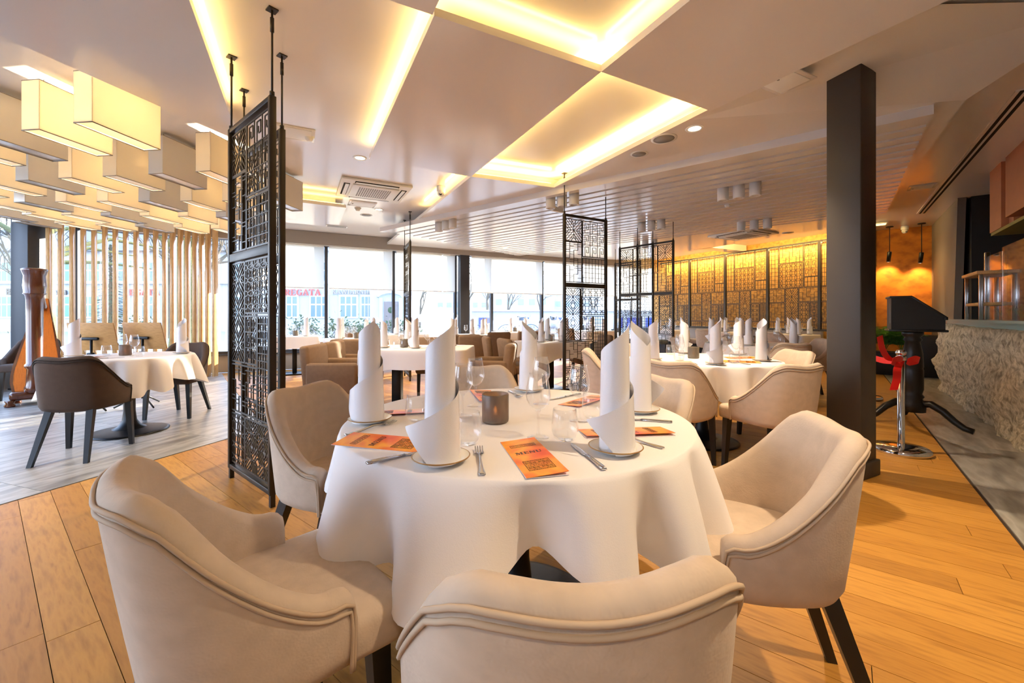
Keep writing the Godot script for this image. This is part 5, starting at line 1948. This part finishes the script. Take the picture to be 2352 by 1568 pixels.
func square_table(c: Vector2, hx: float, hz: float, turn: float, name_: String, sd: int, two_legs := false) -> void:
	var o := thing("square_table", V(c.x, c.y), turn)
	tag(o, "rectangular table under white cloth, " + name_, "table", "rectangular tables")
	var y := TABLE - 0.012
	put("tabletop", box_mesh(Vector3(hx * 2 - 0.09, 0.03, hz * 2 - 0.09), Vector3(0, y - 0.015, 0), 0.006), M.black_wood, o)
	if two_legs:
		for s in [-1, 1]:
			put("pedestal", box_mesh(Vector3(0.11, 0.66, 0.11), Vector3(s * hx * 0.45, 0.35, 0), 0.006), M.black_metal, o)
			put("base", box_mesh(Vector3(0.12, 0.025, 0.55), Vector3(s * hx * 0.45, 0.0125, 0), 0.005), M.black_metal, o)
	else:
		put("pedestal", box_mesh(Vector3(0.08, 0.66, 0.08), Vector3(0, 0.35, 0), 0.006), M.black_metal, o)
		put("base", box_mesh(Vector3(0.42, 0.025, 0.42), Vector3(0, 0.0125, 0), 0.006), M.black_metal, o)
	var cl := solo("tablecloth", cloth_mesh(rectangle(hx, hz), 0.21, 0.005, 0.015, sd, 120, 0.45), M.cloth, V(c.x, c.y), turn)
	tag(cl, "white square cornered cloth on the table " + name_, "tablecloth", "white tablecloths")

# ---------------------------------------------------------------- tableware
func napkin_mesh() -> ArrayMesh:
	# a napkin folded to a triangle and rolled up; the outer corner stands off at angle 0
	var H := 0.352
	var n := 96
	var m := 14
	var s0 := 0.235
	var s1 := 0.735
	var mid := 0.37
	var angles := []
	var radii := []
	var ang := 0.0
	var prev := s0
	for i in n + 1:
		var f := float(i) / n
		var s := lerpf(s0, s1, f)
		var r := 0.033 + 0.0125 * f
		ang += (s - prev) / r
		prev = s
		angles.append(ang)
		radii.append(r)
	var cols := []
	for i in n + 1:
		var f := float(i) / n
		var s := lerpf(s0, s1, f)
		var a: float = angles[i] - ang
		var top: float = H * (1.0 - (s - mid) / 0.49) if s > mid else H * (1.0 - (mid - s) / 0.37)
		var bot := 0.0
		var loose := clampf((s - 0.688) / (s1 - 0.688), 0.0, 1.0)
		if loose > 0.0:
			bot = 0.086 * loose
			top = maxf(top, bot + 0.001)
		var col := []
		for j in m + 1:
			var v := float(j) / m
			var y := lerpf(bot, top, v)
			var lift := clampf(1.0 - y / 0.16, 0.0, 1.0)
			var rr: float = radii[i] + 0.012 * pow(1.0 - y / H, 1.5) * f + 0.024 * pow(loose, 1.4) + 0.004 * lift * loose + 0.010 * clampf((s - 0.60) / 0.13, 0.0, 1.0)
			col.append(Vector3(cos(a) * rr, y, sin(a) * rr))
		cols.append(col)
	var st := st_new(true)
	for i in n:
		for j in m:
			quad(st, cols[i][j], cols[i][j + 1], cols[i + 1][j + 1], cols[i + 1][j])
	return done(st)

func ware() -> void:
	shapes.napkin = napkin_mesh()
	shapes.plate = lathe_mesh([Vector2(0.0, 0.002), Vector2(0.042, 0.0), Vector2(0.046, 0.003), Vector2(0.073, 0.0145), Vector2(0.0745, 0.0165), Vector2(0.072, 0.0175), Vector2(0.048, 0.007), Vector2(0.0, 0.0055)], 40)
	shapes.plate_rim = lathe_mesh([Vector2(0.0735, 0.0148), Vector2(0.0754, 0.0168), Vector2(0.0730, 0.0182), Vector2(0.0715, 0.0172)], 40)
	shapes.wine_bowl = lathe_mesh([Vector2(0.0, 0.083), Vector2(0.012, 0.086), Vector2(0.026, 0.097), Vector2(0.0365, 0.117), Vector2(0.0385, 0.13), Vector2(0.036, 0.155), Vector2(0.0305, 0.185), Vector2(0.0275, 0.200), Vector2(0.0267, 0.2005), Vector2(0.0293, 0.185), Vector2(0.0348, 0.155), Vector2(0.0372, 0.13), Vector2(0.0352, 0.118), Vector2(0.0245, 0.099), Vector2(0.011, 0.089), Vector2(0.0, 0.0865)], 32)
	shapes.wine_stem = lathe_mesh([Vector2(0.0, 0.0), Vector2(0.034, 0.0), Vector2(0.0345, 0.0015), Vector2(0.02, 0.0035), Vector2(0.008, 0.007), Vector2(0.0042, 0.016), Vector2(0.0036, 0.05), Vector2(0.0045, 0.075), Vector2(0.009, 0.084), Vector2(0.0, 0.086)], 24)
	shapes.tumbler = lathe_mesh([Vector2(0.0, 0.0), Vector2(0.024, 0.0), Vector2(0.034, 0.010), Vector2(0.041, 0.030), Vector2(0.0415, 0.045), Vector2(0.038, 0.072), Vector2(0.0345, 0.095), Vector2(0.0337, 0.0955), Vector2(0.037, 0.072), Vector2(0.0403, 0.045), Vector2(0.0397, 0.031), Vector2(0.0325, 0.013), Vector2(0.022, 0.006), Vector2(0.0, 0.005)], 32)
	shapes.votive = lathe_mesh([Vector2(0.0, 0.0), Vector2(0.042, 0.0), Vector2(0.0465, 0.004), Vector2(0.0475, 0.012), Vector2(0.0475, 0.098), Vector2(0.046, 0.101), Vector2(0.0445, 0.098), Vector2(0.0445, 0.012), Vector2(0.0, 0.008)], 36)
	shapes.wax = lathe_mesh([Vector2(0.0, 0.01), Vector2(0.019, 0.01), Vector2(0.019, 0.028), Vector2(0.0, 0.028)], 16)
	shapes.flame = lathe_mesh([Vector2(0.0, 0.030), Vector2(0.005, 0.036), Vector2(0.006, 0.042), Vector2(0.003, 0.052), Vector2(0.0, 0.060)], 10)
	# fork: handle and four tines
	var fs := st_new(true)
	var ring := func(z: float, w: float, t: float, y: float) -> Array:
		return [Vector3(w, y - t, z), Vector3(w * 0.6, y + t, z), Vector3(-w * 0.6, y + t, z), Vector3(-w, y - t, z)]
	loft(fs, [ring.call(0.105, 0.0085, 0.002, 0.003), ring.call(0.098, 0.0095, 0.002, 0.003), ring.call(0.05, 0.0055, 0.0022, 0.004), ring.call(0.0, 0.0032, 0.002, 0.010), ring.call(-0.03, 0.004, 0.0016, 0.008), ring.call(-0.042, 0.012, 0.0012, 0.005)], true, true, true)
	shapes.fork_handle = done(fs)
	var ts := st_new(true)
	for k in 4:
		var x := -0.0098 + 0.00655 * k
		var pr := []
		for e in [[-0.04, 0.0024, 0.005], [-0.06, 0.0019, 0.0042], [-0.08, 0.0016, 0.007], [-0.09, 0.0008, 0.010]]:
			pr.append([Vector3(x + e[1], e[2] - 0.001, e[0]), Vector3(x + e[1], e[2] + 0.001, e[0]), Vector3(x - e[1], e[2] + 0.001, e[0]), Vector3(x - e[1], e[2] - 0.001, e[0])])
		loft(ts, pr, true, true, true)
	shapes.fork_tines = done(ts)
	var ks := st_new(true)
	loft(ks, [ring.call(0.115, 0.008, 0.003, 0.0045), ring.call(0.10, 0.0085, 0.0035, 0.0045), ring.call(0.04, 0.006, 0.0035, 0.0045), ring.call(0.012, 0.0055, 0.003, 0.0045)], true, true, true)
	shapes.knife_handle = done(ks)
	var bs := st_new(true)
	loft(bs, [ring.call(0.012, 0.0045, 0.002, 0.0045), ring.call(0.0, 0.009, 0.0011, 0.003), ring.call(-0.05, 0.0095, 0.0009, 0.003), ring.call(-0.085, 0.007, 0.0007, 0.003), ring.call(-0.10, 0.001, 0.0005, 0.003)], true, true, true)
	shapes.knife_blade = done(bs)
	# menu card
	shapes.menu_back = box_mesh(Vector3(0.105, 0.0012, 0.285), Vector3(0, 0.0006, 0))
	var ms := st_new()
	var a := 0.05
	box(ms, Vector3(0.0, 0.0, 0.0), Vector3(0.105, 0.0010, 0.285))
	shapes.menu_front = done(ms)
	shapes.menu_ornament = lattice("rosette", -0.034, -0.105, 0.034, -0.040, 0.0006, 0.0003, 0.033)
	shapes.menu_heading = lattice("key", -0.036, 0.072, 0.036, 0.092, 0.0006, 0.0003, 0.012)
	shapes.menu_word = letters("MENU", 0.017, 0.0003, true)
	var print_ := mat(Color(1, 1, 1), 0.35)
	print_.albedo_texture = noise_tex(0.006, [[0.0, Color(0.80, 0.22, 0.08)], [0.35, Color(0.92, 0.42, 0.08)], [0.55, Color(0.98, 0.66, 0.16)], [0.72, Color(0.95, 0.48, 0.10)], [1.0, Color(0.85, 0.25, 0.08)]], 256, FastNoiseLite.TYPE_SIMPLEX_SMOOTH, 4, 41)
	triplanar(print_, Vector3(2.2, 2.2, 2.2))
	M.menu_print = print_
	M.ink = mat(Color(0.16, 0.08, 0.04), 0.17)
	M.paper = mat(Color(0.90, 0.88, 0.92), 0.6)

var ware_proto := {}
func serve(kind: String, x: float, d: float, y: float, turn: float) -> Node3D:
	if ware_proto.has(kind):
		return copy_of(ware_proto[kind], V(x, d, y), turn)
	var o: Node3D
	match kind:
		"napkin":
			o = solo("rolled_napkin", shapes.napkin, M.linen, V(x, d, y), turn)
		"plate":
			o = thing("side_plate", V(x, d, y), turn)
			put("dish", shapes.plate, M.china, o)
			put("gold_rim", shapes.plate_rim, M.rim, o)
		"wine":
			o = thing("wine_glass", V(x, d, y), turn)
			put("bowl", shapes.wine_bowl, M.glass, o)
			put("stem", shapes.wine_stem, M.glass, o)
		"tumbler":
			o = solo("water_tumbler", shapes.tumbler, M.glass, V(x, d, y), turn)
		"candle":
			o = thing("candle_holder", V(x, d, y), turn)
			put("glass_cup", shapes.votive, M.smoke_glass, o)
			put("wax", shapes.wax, M.wax, o)
			put("flame", shapes.flame, M.flame, o)
		"fork":
			o = thing("dinner_fork", V(x, d, y), turn)
			put("handle", shapes.fork_handle, M.steel, o)
			put("tines", shapes.fork_tines, M.steel, o)
		"knife":
			o = thing("dinner_knife", V(x, d, y), turn)
			put("handle", shapes.knife_handle, M.steel, o)
			put("blade", shapes.knife_blade, M.steel, o)
		"menu":
			o = thing("menu_card", V(x, d, y), turn)
			put("inner_sheet", shapes.menu_back, M.paper, o)
			var c := put("cover", shapes.menu_front, M.menu_print, o, Vector3(0.0, 0.0052, 0))
			c.rotation.z = 0.075
			for e in [["printed_ornament", shapes.menu_ornament, 0.0], ["printed_heading", shapes.menu_heading, 0.0], ["printed_word", shapes.menu_word, 0.022]]:
				var p := put(e[0], e[1], M.ink, c, Vector3(0, 0.0008, -e[2]))
				p.rotation.x = -PI / 2
	ware_proto[kind] = o
	return o

const WARE := {"napkin": ["tall rolled white napkin", "napkin"], "plate": ["small gold rimmed side plate", "plate"], "wine": ["clear stemmed wine glass", "wine glass"], "tumbler": ["clear stemless water glass", "tumbler"], "candle": ["smoky glass candle holder", "candle holder"], "fork": ["polished steel fork", "fork"], "knife": ["polished steel knife", "knife"], "menu": ["orange printed menu card", "menu"]}

func lay(kind: String, x: float, d: float, where: String, turn := 0.0, lift := 0.0) -> Node3D:
	var o := serve(kind, x, d, TABLE + 0.0005 + lift, turn)
	listed_as(o, WARE[kind][0], WARE[kind][1], where, WARE[kind][1] + "s on the tables")
	return o

# along a line from (x0, d0) [handle end] to (x1, d1)
func lay_along(kind: String, x0: float, d0: float, x1: float, d1: float, where: String) -> void:
	lay(kind, (x0 + x1) / 2.0, (d0 + d1) / 2.0, where, yaw(x1 - x0, d1 - d0))

func place_setting(x: float, d: float, c: Vector2, where: String, turn: float, glasses := 2) -> void:
	lay("plate", x, d, where)
	lay("napkin", x, d, where, turn, 0.006)
	var dir := (Vector2(x, d) - c).normalized()
	var side := Vector2(-dir.y, dir.x)
	if glasses > 0:
		var p := Vector2(x, d) - dir * 0.19 + side * 0.10
		lay("wine", p.x, p.y, where)
	if glasses > 1:
		var p := Vector2(x, d) - dir * 0.13 + side * 0.17
		lay("tumbler", p.x, p.y, where)

func tables_and_chairs() -> void:
	ware()
	# near round table
	var T := Vector2(0.02, 1.58)
	round_table(T, 0.62, "nearest of all", 7)
	var on := "on the near round table"
	for e in [[-0.183, 1.083, 3.35], [0.287, 1.164, 3.45], [-0.503, 1.489, 2.7], [0.501, 1.645, -0.3], [0.085, 2.10, 0.2]]:
		lay("plate", e[0], e[1], on)
		lay("napkin", e[0], e[1], on, e[2], 0.006)
	for e in [[0.081, 1.300], [-0.153, 1.757], [0.240, 1.502], [0.125, 1.80], [-0.185, 1.58]]:
		lay("wine", e[0], e[1], on)
	for e in [[0.160, 1.275], [0.298, 1.546], [-0.130, 1.235], [-0.341, 1.508]]:
		lay("tumbler", e[0], e[1], on)
	lay("candle", -0.059, 1.490, on)
	omni(V(-0.059, 1.490, TABLE + 0.046), 0.004, Color(1.0, 0.6, 0.25), 0.006)
	for e in [[0.050, 1.118, 0.24], [-0.375, 1.235, 1.30], [0.365, 1.352, -1.45], [0.325, 1.85, 0.9 - 1.6], [-0.42, 1.63, -1.35], [-0.125, 1.97, PI + 0.25]]:
		lay("menu", e[0], e[1], on, e[2])
	lay_along("fork", -0.070, 0.985, -0.096, 1.20, on)
	lay_along("knife", 0.222, 1.030, 0.172, 1.235, on)
	lay_along("knife", -0.350, 1.075, -0.205, 1.19, on)
	lay_along("fork", -0.525, 1.315, -0.40, 1.49, on)
	lay_along("knife", 0.545, 1.480, 0.360, 1.540, on)
	lay_along("fork", 0.420, 1.195, 0.295, 1.335, on)
	lay_along("knife", 0.310, 2.0, 0.170, 1.875, on)
	lay_along("fork", -0.01, 2.09, 0.04, 1.91, on)
	# its six chairs
	var g := "beige tub chairs at the near table"
	tub_chair(-0.60, 0.93, 0.716, 0.697, "beige", "beige tub chair at front left, seen from its side", g)
	tub_chair(0.080, 0.685, -0.11, 0.994, "beige", "beige tub chair nearest the front, seen from behind", g)
	tub_chair(0.735, 1.25, -0.965, 0.262, "beige", "beige tub chair at front right with its seat in view", g)
	tub_chair(-0.75, 1.79, 0.947, -0.32, "beige", "beige tub chair between the near table and the tall screen", g)
	tub_chair(-0.19, 2.40, 0.12, -0.99, "beige", "beige tub chair behind the near table's candle holder", g)
	tub_chair(0.60, 2.03, -0.90, -0.43, "beige", "beige tub chair tucked in at the right back of near table", g)
	# right round table
	T = Vector2(1.68, 3.72)
	round_table(T, 0.62, "second, left of the brown column", 11)
	on = "on the right round table"
	for e in [[1.21, 3.60, 3.2], [1.73, 4.22, 0.1], [1.58, 3.26, 3.4], [2.18, 4.05, 2.9], [2.08, 3.50, 4.3]]:
		place_setting(e[0], e[1], T, on, e[2])
	lay("candle", 1.62, 3.75, on)
	for e in [[1.86, 3.42, 1.2], [2.05, 3.75, 1.7], [1.35, 3.35, -0.6]]:
		lay("menu", e[0], e[1], on, e[2])
	lay_along("fork", 1.83, 3.24, 1.76, 3.42, on)
	lay_along("knife", 1.42, 3.24, 1.45, 3.44, on)
	g = "beige tub chairs at the right round table"
	tub_chair(1.18, 3.04, 0.59, 0.81, "beige", "beige tub chair with its back to the near table", g)
	tub_chair(1.80, 2.86, -0.28, 0.96, "beige", "beige tub chair beside the dark brown column", g)
	tub_chair(2.38, 3.74, -0.99, -0.12, "beige", "beige tub chair on the column side of right round table", g)
	tub_chair(0.88, 3.88, 0.98, -0.18, "beige", "beige tub chair in front of the centre lattice screen", g)
	tub_chair(1.28, 4.42, 0.42, -0.90, "beige", "beige tub chair behind the right round table", g)
	# further round table
	T = Vector2(3.30, 5.80)
	round_table(T, 0.58, "third, farther back on the right", 15)
	on = "on the third round table"
	for e in [[3.03, 5.38, 2.2], [3.72, 5.55, 5.5], [2.84, 5.98, 3.0], [3.42, 6.26, 1.0]]:
		place_setting(e[0], e[1], T, on, e[2])
	lay("candle", 3.38, 5.85, on)
	g = "beige tub chairs at the third round table"
	tub_chair(3.25, 5.0, 0.05, 1.0, "beige", "beige tub chair backing onto the third round table's front", g)
	tub_chair(4.10, 5.75, -1.0, 0.05, "beige", "beige tub chair right of the third round table", g)
	tub_chair(2.52, 6.02, 0.98, -0.2, "beige", "beige tub chair left of the third round table", g)
	tub_chair(3.55, 6.62, -0.3, -0.95, "beige", "beige tub chair behind the third round table", g)
	# tables along the gold wall
	var wt := atan2(0.889, -0.457)
	var names := ["right gold wall table", "middle gold wall table", "left gold wall table"]
	for i in 3:
		var s: float = [0.15, 1.75, 3.35][i]
		var c := gold_pt(s, 0.92)
		square_table(c, 0.36, 0.34, wt, names[i], 30 + i)
		on = "on the " + names[i]
		for q in [[0.20, 1.12], [-0.20, 1.12], [0.2, 0.72], [-0.2, 0.72]]:
			var p := gold_pt(s + q[0], q[1])
			place_setting(p.x, p.y, c, on, rng.randf() * TAU, 1)
		lay("candle", c.x, c.y, on)
		var cp := gold_pt(s, 1.50)
		if i == 2:
			side_chair(cp.x, cp.y, 0.889, 0.457, "blue_fabric", "grey blue side chair facing the gold wall")
		else:
			tub_chair(cp.x, cp.y, 0.889, 0.457, "beige", ["beige tub chair facing the gold wall, beside the column", "beige tub chair facing the middle of the gold wall"][i], "beige tub chairs facing the gold wall")
	# square table behind the tall screen, with brown armchairs
	var c4 := Vector2(-1.12, 5.12)
	square_table(c4, 0.62, 0.42, -0.04, "with brown armchairs behind the near napkins", 51, true)
	on = "on the table with brown armchairs"
	for e in [[-1.30, 5.26, 0.4], [-1.13, 4.90, 3.0], [-1.52, 4.98, 1.0], [-0.75, 5.26, 2.0]]:
		place_setting(e[0], e[1], c4, on, e[2])
	lay("candle", -1.30, 5.06, on)
	armchair(-2.02, 4.92, 1.0, 0.05, "brown box armchair facing right beside the tall left screen")
	armchair(-2.06, 5.52, 1.0, 0.0, "brown box armchair behind the other left one, facing right")
	armchair(-0.30, 5.18, -0.98, 0.1, "brown box armchair facing left across the armchair table")
	
	side_chair(-1.05, 5.62, 0.2, -1.0, "brown_fabric", "brown side chair tucked in behind the armchair table")
	# tables by the far windows
	var wy := atan2(0.457, 0.889)
	var far := [[Vector2(-4.15, 8.02), 0.42, 0.40, "leftmost by the far windows", [[-0.2, 0.2], [0.2, 0.2], [0.2, -0.2]], "at far left"], [Vector2(-2.62, 7.05), 0.48, 0.42, "behind the brown armchairs", [[-0.28, -0.2], [0.25, -0.2], [0.2, 0.22], [-0.2, 0.2]], "behind the armchairs"],
		[Vector2(-2.30, 8.98), 0.45, 0.40, "beyond the edge on screen", [[-0.2, -0.2], [0.22, -0.2], [0.2, 0.2]], "past the edge-on screen"], [Vector2(-0.85, 8.65), 0.55, 0.42, "before the window column", [[-0.4, -0.2], [-0.05, -0.2], [0.2, -0.15], [0.4, 0.15]], "before the window column"],
		[Vector2(0.05, 10.2), 0.45, 0.40, "farthest by the middle windows", [[-0.2, -0.2], [0.2, -0.2], [0.2, 0.2]], "at the middle windows"], [Vector2(0.58, 6.35), 0.42, 0.42, "left of the centre screen", [[-0.28, -0.2], [0.05, -0.25], [0.22, -0.1], [0.1, 0.25]], "left of the centre screen"],
		[Vector2(2.1, 11.0), 0.45, 0.40, "behind the paired screens", [[-0.2, -0.2], [0.2, -0.2], [0.2, 0.2]], "behind the paired screens"]]
	for i in far.size():
		var f: Array = far[i]
		square_table(f[0], f[1], f[2], wy, f[3], 60 + i)
		on = "on the table " + f[5]
		for q in f[4]:
			var p: Vector2 = f[0] + Vector2(0.889, 0.457) * q[0] + Vector2(-0.457, 0.889) * q[1]
			place_setting(p.x, p.y, f[0], on, rng.randf() * TAU, 2 if i == 5 else 1)
		lay("candle", f[0].x + 0.02, f[0].y, on)
	# chairs of the window tables
	for e in [[-2.40, 6.33, -0.3, 0.95, "brown box armchair seen from behind, left of the near napkin"], [-0.95, 7.85, -0.35, 0.93, "brown box armchair seen from behind before the window column"], [-3.55, 8.35, -0.88, -0.45, "brown box armchair beside the leftmost window table"], [0.28, 9.65, -0.4, 0.9, "brown box armchair before the farthest middle window table"]]:
		armchair(e[0], e[1], e[2], e[3], e[4])
	for e in [[-0.10, 6.12, 0.95, 0.2, "brown side chair facing right, left of the centre screen"], [0.16, 5.58, 0.95, 0.35, "brown side chair facing right, nearest the centre screen"], [1.22, 6.65, -0.95, -0.2, "brown side chair behind the centre screen"], [-0.62, 6.72, -0.1, 0.99, "brown side chair backing onto the window column table"],
		 [-0.35, 8.02, -0.4, 0.9, "brown side chair right before the window column table"], [1.5, 10.5, 0.6, 0.7, "brown side chair behind the paired screens"], [-2.6, 8.25, 0.4, 0.9, "brown side chair before the table beyond the edge on screen"]]:
		side_chair(e[0], e[1], e[2], e[3], "brown_fabric", e[4])

# ---------------------------------------------------------------- left corner: laid table, harp, music stands
func left_corner() -> void:
	var T := Vector2(-3.66, 4.02)
	round_table(T, 0.50, "beside the harp", 23, 0.25)
	var on := "on the round table beside the harp"
	lay("plate", -4.02, 3.86, on)
	lay("napkin", -4.02, 3.86, on, 3.9, 0.006)
	lay("plate", -3.30, 4.20, on)
	lay("napkin", -3.30, 4.20, on, 5.2, 0.006)
	lay("wine", -3.80, 4.10, on)
	lay("wine", -3.56, 3.96, on)
	lay("tumbler", -3.88, 4.02, on)
	lay("tumbler", -3.46, 3.90, on)
	lay("candle", -3.70, 4.02, on)
	omni(V(-3.70, 4.02, TABLE + 0.046), 0.004, Color(1.0, 0.6, 0.25), 0.006)
	lay("menu", -3.80, 3.74, on, 0.17)
	lay_along("knife", -3.62, 3.66, -3.52, 3.80, on)
	var g := "dark brown tub chairs by the harp"
	tub_chair(-3.42, 3.34, -0.29, 0.957, "dark_fabric", "dark brown tub chair before the harp table, seen from behind", g)
	tub_chair(-3.72, 4.72, 0.15, -0.99, "dark_fabric", "dark brown tub chair behind the harp table", g)
	tub_chair(-6.55, 5.75, 0.45, -0.85, "dark_fabric", "dark brown tub chair behind the harp", g)
	# harp
	var h := thing("concert_harp", V(-5.93, 5.22), yaw(-0.70, 0.714))
	tag(h, "polished wooden concert harp with an orange soundboard", "harp")
	put("column", lathe_mesh([Vector2(0.000, 0.16), Vector2(0.086, 0.16), Vector2(0.091, 0.22), Vector2(0.077, 0.25), Vector2(0.069, 0.45), Vector2(0.088, 0.47), Vector2(0.088, 0.50), Vector2(0.072, 0.52), Vector2(0.075, 1.30), Vector2(0.083, 1.36), Vector2(0.103, 1.38), Vector2(0.094, 1.39), Vector2(0.103, 1.48), Vector2(0.095, 1.60), Vector2(0.112, 1.66), Vector2(0.118, 1.68), Vector2(0.100, 1.69), Vector2(0.040, 1.70), Vector2(0.000, 1.70)], 22), M.mahogany, h)
	# resonance body leaning away: from a wide foot to a narrow shoulder
	var foot := Vector3(0.0, 0.16, -0.18)
	var shoulder := Vector3(0.02, 1.34, -0.78)
	var face := st_new()
	var shell := st_new(true)
	var rings := []
	for i in 13:
		var t := i / 12.0
		var p := foot.lerp(shoulder, t)
		var hw := lerpf(0.29, 0.05, pow(t, 0.8)) * (1.0 - 0.35 * pow(1.0 - t, 8.0))
		var nb := Vector3(0, -0.46, -0.89)
		var dd := lerpf(0.20, 0.06, t)
		var ring := []
		for k in 9:
			var a := PI * k / 8.0
			ring.append(p + Vector3(cos(a) * hw * 1.06, 0, 0) + nb * sin(a) * dd)
		rings.append(ring)
	for i in 12:
		var t0 := i / 12.0
		var t1 := (i + 1) / 12.0
		var a0: Vector3 = rings[i][8]
		var b0: Vector3 = rings[i][0]
		var a1: Vector3 = rings[i + 1][8]
		var b1: Vector3 = rings[i + 1][0]
		var lift := Vector3(0, 0.004, 0.012)
		quad(face, a0.lerp(b0, 0.06) + lift, a0.lerp(b0, 0.94) + lift, a1.lerp(b1, 0.94) + lift, a1.lerp(b1, 0.06) + lift)
		for e in [[0.0, 0.07], [0.93, 1.0]]:
			quad(shell, a0.lerp(b0, e[0]) + lift, a0.lerp(b0, e[1]) + lift, a1.lerp(b1, e[1]) + lift, a1.lerp(b1, e[0]) + lift)
	loft(shell, rings, false)
	put("soundboard", done(face), M.soundboard, h)
	put("body", done(shell), M.mahogany, h)
	var neck := []
	for i in 11:
		var t := i / 10.0
		neck.append(Vector3(0.0, 1.60, -0.02).lerp(shoulder, t) + Vector3(0, 0.10 * sin(t * PI * 1.6) - 0.16 * sin(t * PI), 0))
	put("neck", tube_mesh(neck, [0.045, 0.042, 0.04, 0.04, 0.042, 0.046, 0.05, 0.052, 0.052, 0.05, 0.045], 10), M.mahogany, h)
	for i in 18:
		var t := 0.05 + i * 0.05
		var top: Vector3 = neck[clampi(int(t * 10.0), 0, 10)]
		put("string", tube_mesh([foot.lerp(shoulder, t) + Vector3(0, 0.01, 0.02), Vector3(top.x, top.y, lerpf(-0.06, shoulder.z, t))], 0.0011, 4), M.wax, h)
	put("pedal_base", box_mesh(Vector3(0.46, 0.10, 0.34), Vector3(0.02, 0.12, -0.16), 0.03), M.mahogany, h)
	for e in [[-0.20, 0.0], [0.24, 0.0], [-0.18, -0.30], [0.22, -0.30]]:
		put("foot", lathe_mesh([Vector2(0.0, 0.0), Vector2(0.045, 0.0), Vector2(0.052, 0.02), Vector2(0.035, 0.045), Vector2(0.045, 0.075), Vector2(0.0, 0.075)], 14), M.mahogany, h, Vector3(e[0], 0, e[1]))
	# music stands
	for e in [[-4.93, 4.95, 0.10, "wooden music stand nearer the harp"], [-4.50, 5.15, -0.06, "wooden music stand left of the white napkin by the fins"]]:
		var o := thing("music_stand", V(e[0], e[1]), e[2])
		tag(o, e[3], "music stand", "wooden music stands")
		var b := Basis(Vector3.RIGHT, 0.28)
		var ds := st_new()
		rbox(ds, Vector3(0, 0.86, 0), Vector3(0.50, 0.34, 0.014), 0.005, b)
		put("desk", done(ds), M.desk, o)
		put("ledge", box_mesh(Vector3(0.50, 0.012, 0.06), Vector3(0, 0.70, -0.07), 0.003), M.desk, o)
		put("clamp", box_mesh(Vector3(0.20, 0.035, 0.03), Vector3(-0.02, 0.835, 0.03), 0.012), M.black_metal, o)
		put("stem", tube_mesh([Vector3(0, 0.10, 0.03), Vector3(0, 0.84, 0.03)], 0.013, 8), M.black_metal, o)
		put("height_knob", tube_mesh([Vector3(-0.04, 0.66, 0.03), Vector3(0.03, 0.66, 0.03)], 0.014, 8), M.black_metal, o)
		for k in 3:
			var a := TAU * k / 3.0 + 0.4
			put("leg", tube_mesh([Vector3(0, 0.16, 0.03), Vector3(cos(a) * 0.26, 0.012, 0.03 + sin(a) * 0.26)], 0.010, 6), M.black_metal, o)
